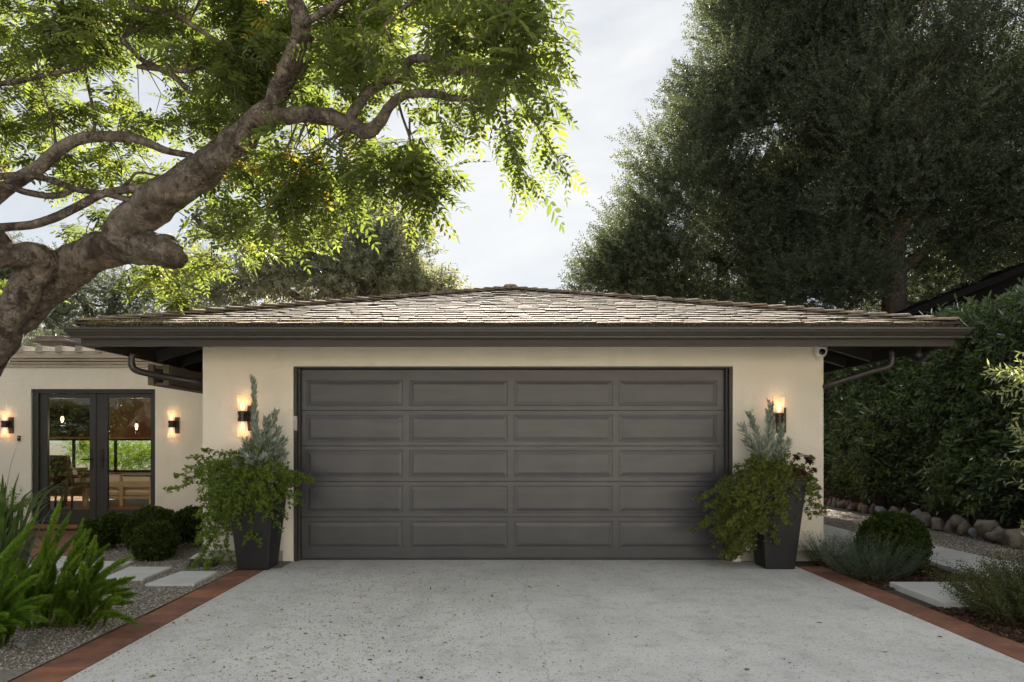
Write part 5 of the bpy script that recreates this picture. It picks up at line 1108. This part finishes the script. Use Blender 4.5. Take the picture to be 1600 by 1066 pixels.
# ---- loose matter
OCT = (np.array([[1,0,0],[0,1,0],[-1,0,0],[0,-1,0],[0,0,.75],[0,0,-.75]],float), np.array([[0,1,4],[1,2,4],[2,3,4],[3,0,4],[1,0,5],[2,1,5],[3,2,5],[0,3,5]]))
def loose(name, label_kind, boxes, r, leaf, flat=.6, tpl=OCT, z=.006):
    ps = []
    for (x0, x1, y0, y1, n) in boxes: ps.append(np.stack([RG.uniform(x0,x1,n), RG.uniform(y0,y1,n), np.full(n, z)], 1))
    pos = np.vstack(ps); n = len(pos); s = r*RG.uniform(.5,1.4,n); pos[:,2] += s*flat*.3
    d = RG.normal(0,1,(n,3)); d[:,2] *= .25; up = np.array([0,0,1.])+RG.normal(0,.35,(n,3))
    V, Fc, a = stamp(tpl[0], tpl[1], pos, frames(d, up), None, RG.random(n), sc2=np.stack([s, s*RG.uniform(.6,1,n), s*flat],1))
    o = foliage(name, [(V, Fc, a)], M[leaf], None); return setp(o, kind='stuff')
loose('gravel_stones', '', [(-4.9,-2.75,4.0,6.2,26000),(-5.3,-2.75,6.2,7.6,9000),(-5,-3.35,7.6,9.4,5000)], .0085, 'pebble')
loose('path_gravel_stones', '', [(3.7,4.6,8.9,12,0),(4.3,6.6,9.0,13,8000),(5.5,6.5,7.4,9.2,7000)], .009, 'pebble', z=.008)
CHIP = (np.array([[-1,-.4,0],[1,-.3,.05],[.9,.4,0],[-.8,.5,.08],[-1,-.4,.25],[1,-.3,.3],[.9,.4,.25],[-.8,.5,.3]],float), np.array([[4,5,6,7],[0,1,5,4],[1,2,6,5],[2,3,7,6],[3,0,4,7]]))
loose('bark_chips', '', [(3.46,4.7,6.2,7.9,7000),(4.3,5.6,4.6,6.7,6000),(5.5,6.5,5.5,7.6,5000),(3.46,4.2,4.2,5.5,2500)], .016, 'mulch', .8, CHIP, -.004)
# leaf litter on the drive and along the roof edge
def litter():
    n = 5200; x = np.concatenate([RG.uniform(-2.4,3.1,n//3), RG.normal(-1.1,.7,n-n//3)]); x = np.clip(x,-2.4,3.1); y = np.concatenate([RG.uniform(3.2,7.5,n//3), RG.uniform(3.2,7.2,n-n//3)])
    pos = np.stack([x, y, np.full(n,.0035)],1); d = RG.normal(0,1,(n,3)); d[:,2] = RG.normal(0,.08,n); s = RG.uniform(.003,.012,n)*np.where(RG.random(n)<.03,2.4,1)
    return stamp(*LEAF4, pos, frames(nrm(d), np.array([0,0,1.])+RG.normal(0,.15,(n,3))), None, RG.random(n), sc2=np.stack([s*1.8, s*.9, s],1))
setp(foliage('driveway_litter', [litter()], M['lf_dry'], None), kind='stuff')
def roof_litter():
    n = 5200; x = EX0 + (EX1-EX0)*RG.random(n)**1.6; dd = np.abs(RG.normal(0,.05,n)); q = RG.random(n) < .35; dd[q] = RG.uniform(0,2.6,q.sum())*RG.random(q.sum()); y = EY0-.03+dd; pos = np.stack([x,y,2.497+SL*dd+.030+RG.uniform(-.012,.008,n)],1); e = ~q & (RG.random(n)<.5); pos[e,2] -= .045; pos[e,1] = EY0-.02-RG.uniform(0,.07,e.sum())
    keep = np.abs(pos[:,0]-.18) < 4.3-(dd); pos = pos[keep]; n = len(pos)
    s = RG.uniform(.006,.016,n); d = RG.normal(0,1,(n,3)); return stamp(*LEAF4, pos, frames(nrm(d), RG.normal(0,1,(n,3))), None, RG.uniform(.3,1,n), sc2=np.stack([s*1.4,s*.35,s*.3],1))
setp(foliage('roof_litter', [roof_litter()], M['lf_dry'], None), kind='stuff')

def back_shrubs():
    for i, (x, y, lab) in enumerate(((-10.3, 18.3, 'leafy shrub outside the rear window, seen through the left glass door'), (-8.6, 18.6, 'leafy shrub outside the rear window, seen through the right glass door'))):
        base = Vector((x, y, 0)); t = empty('garden_shrub', base, lab, 'shrub'); part, C = clump_crown([(x, y, .9, 1.0, .6, .8)], 60, 14, .25, OAK, .34, .3); foliage('foliage', [part], M['lf_vine'], t, base)
        mb = MB(base)
        for c in C[::4]: mb.tube([base, Vector(c)], [.02, .006], 5, cap=False)
        mb.build('stems', M['twig'], t)
back_shrubs()
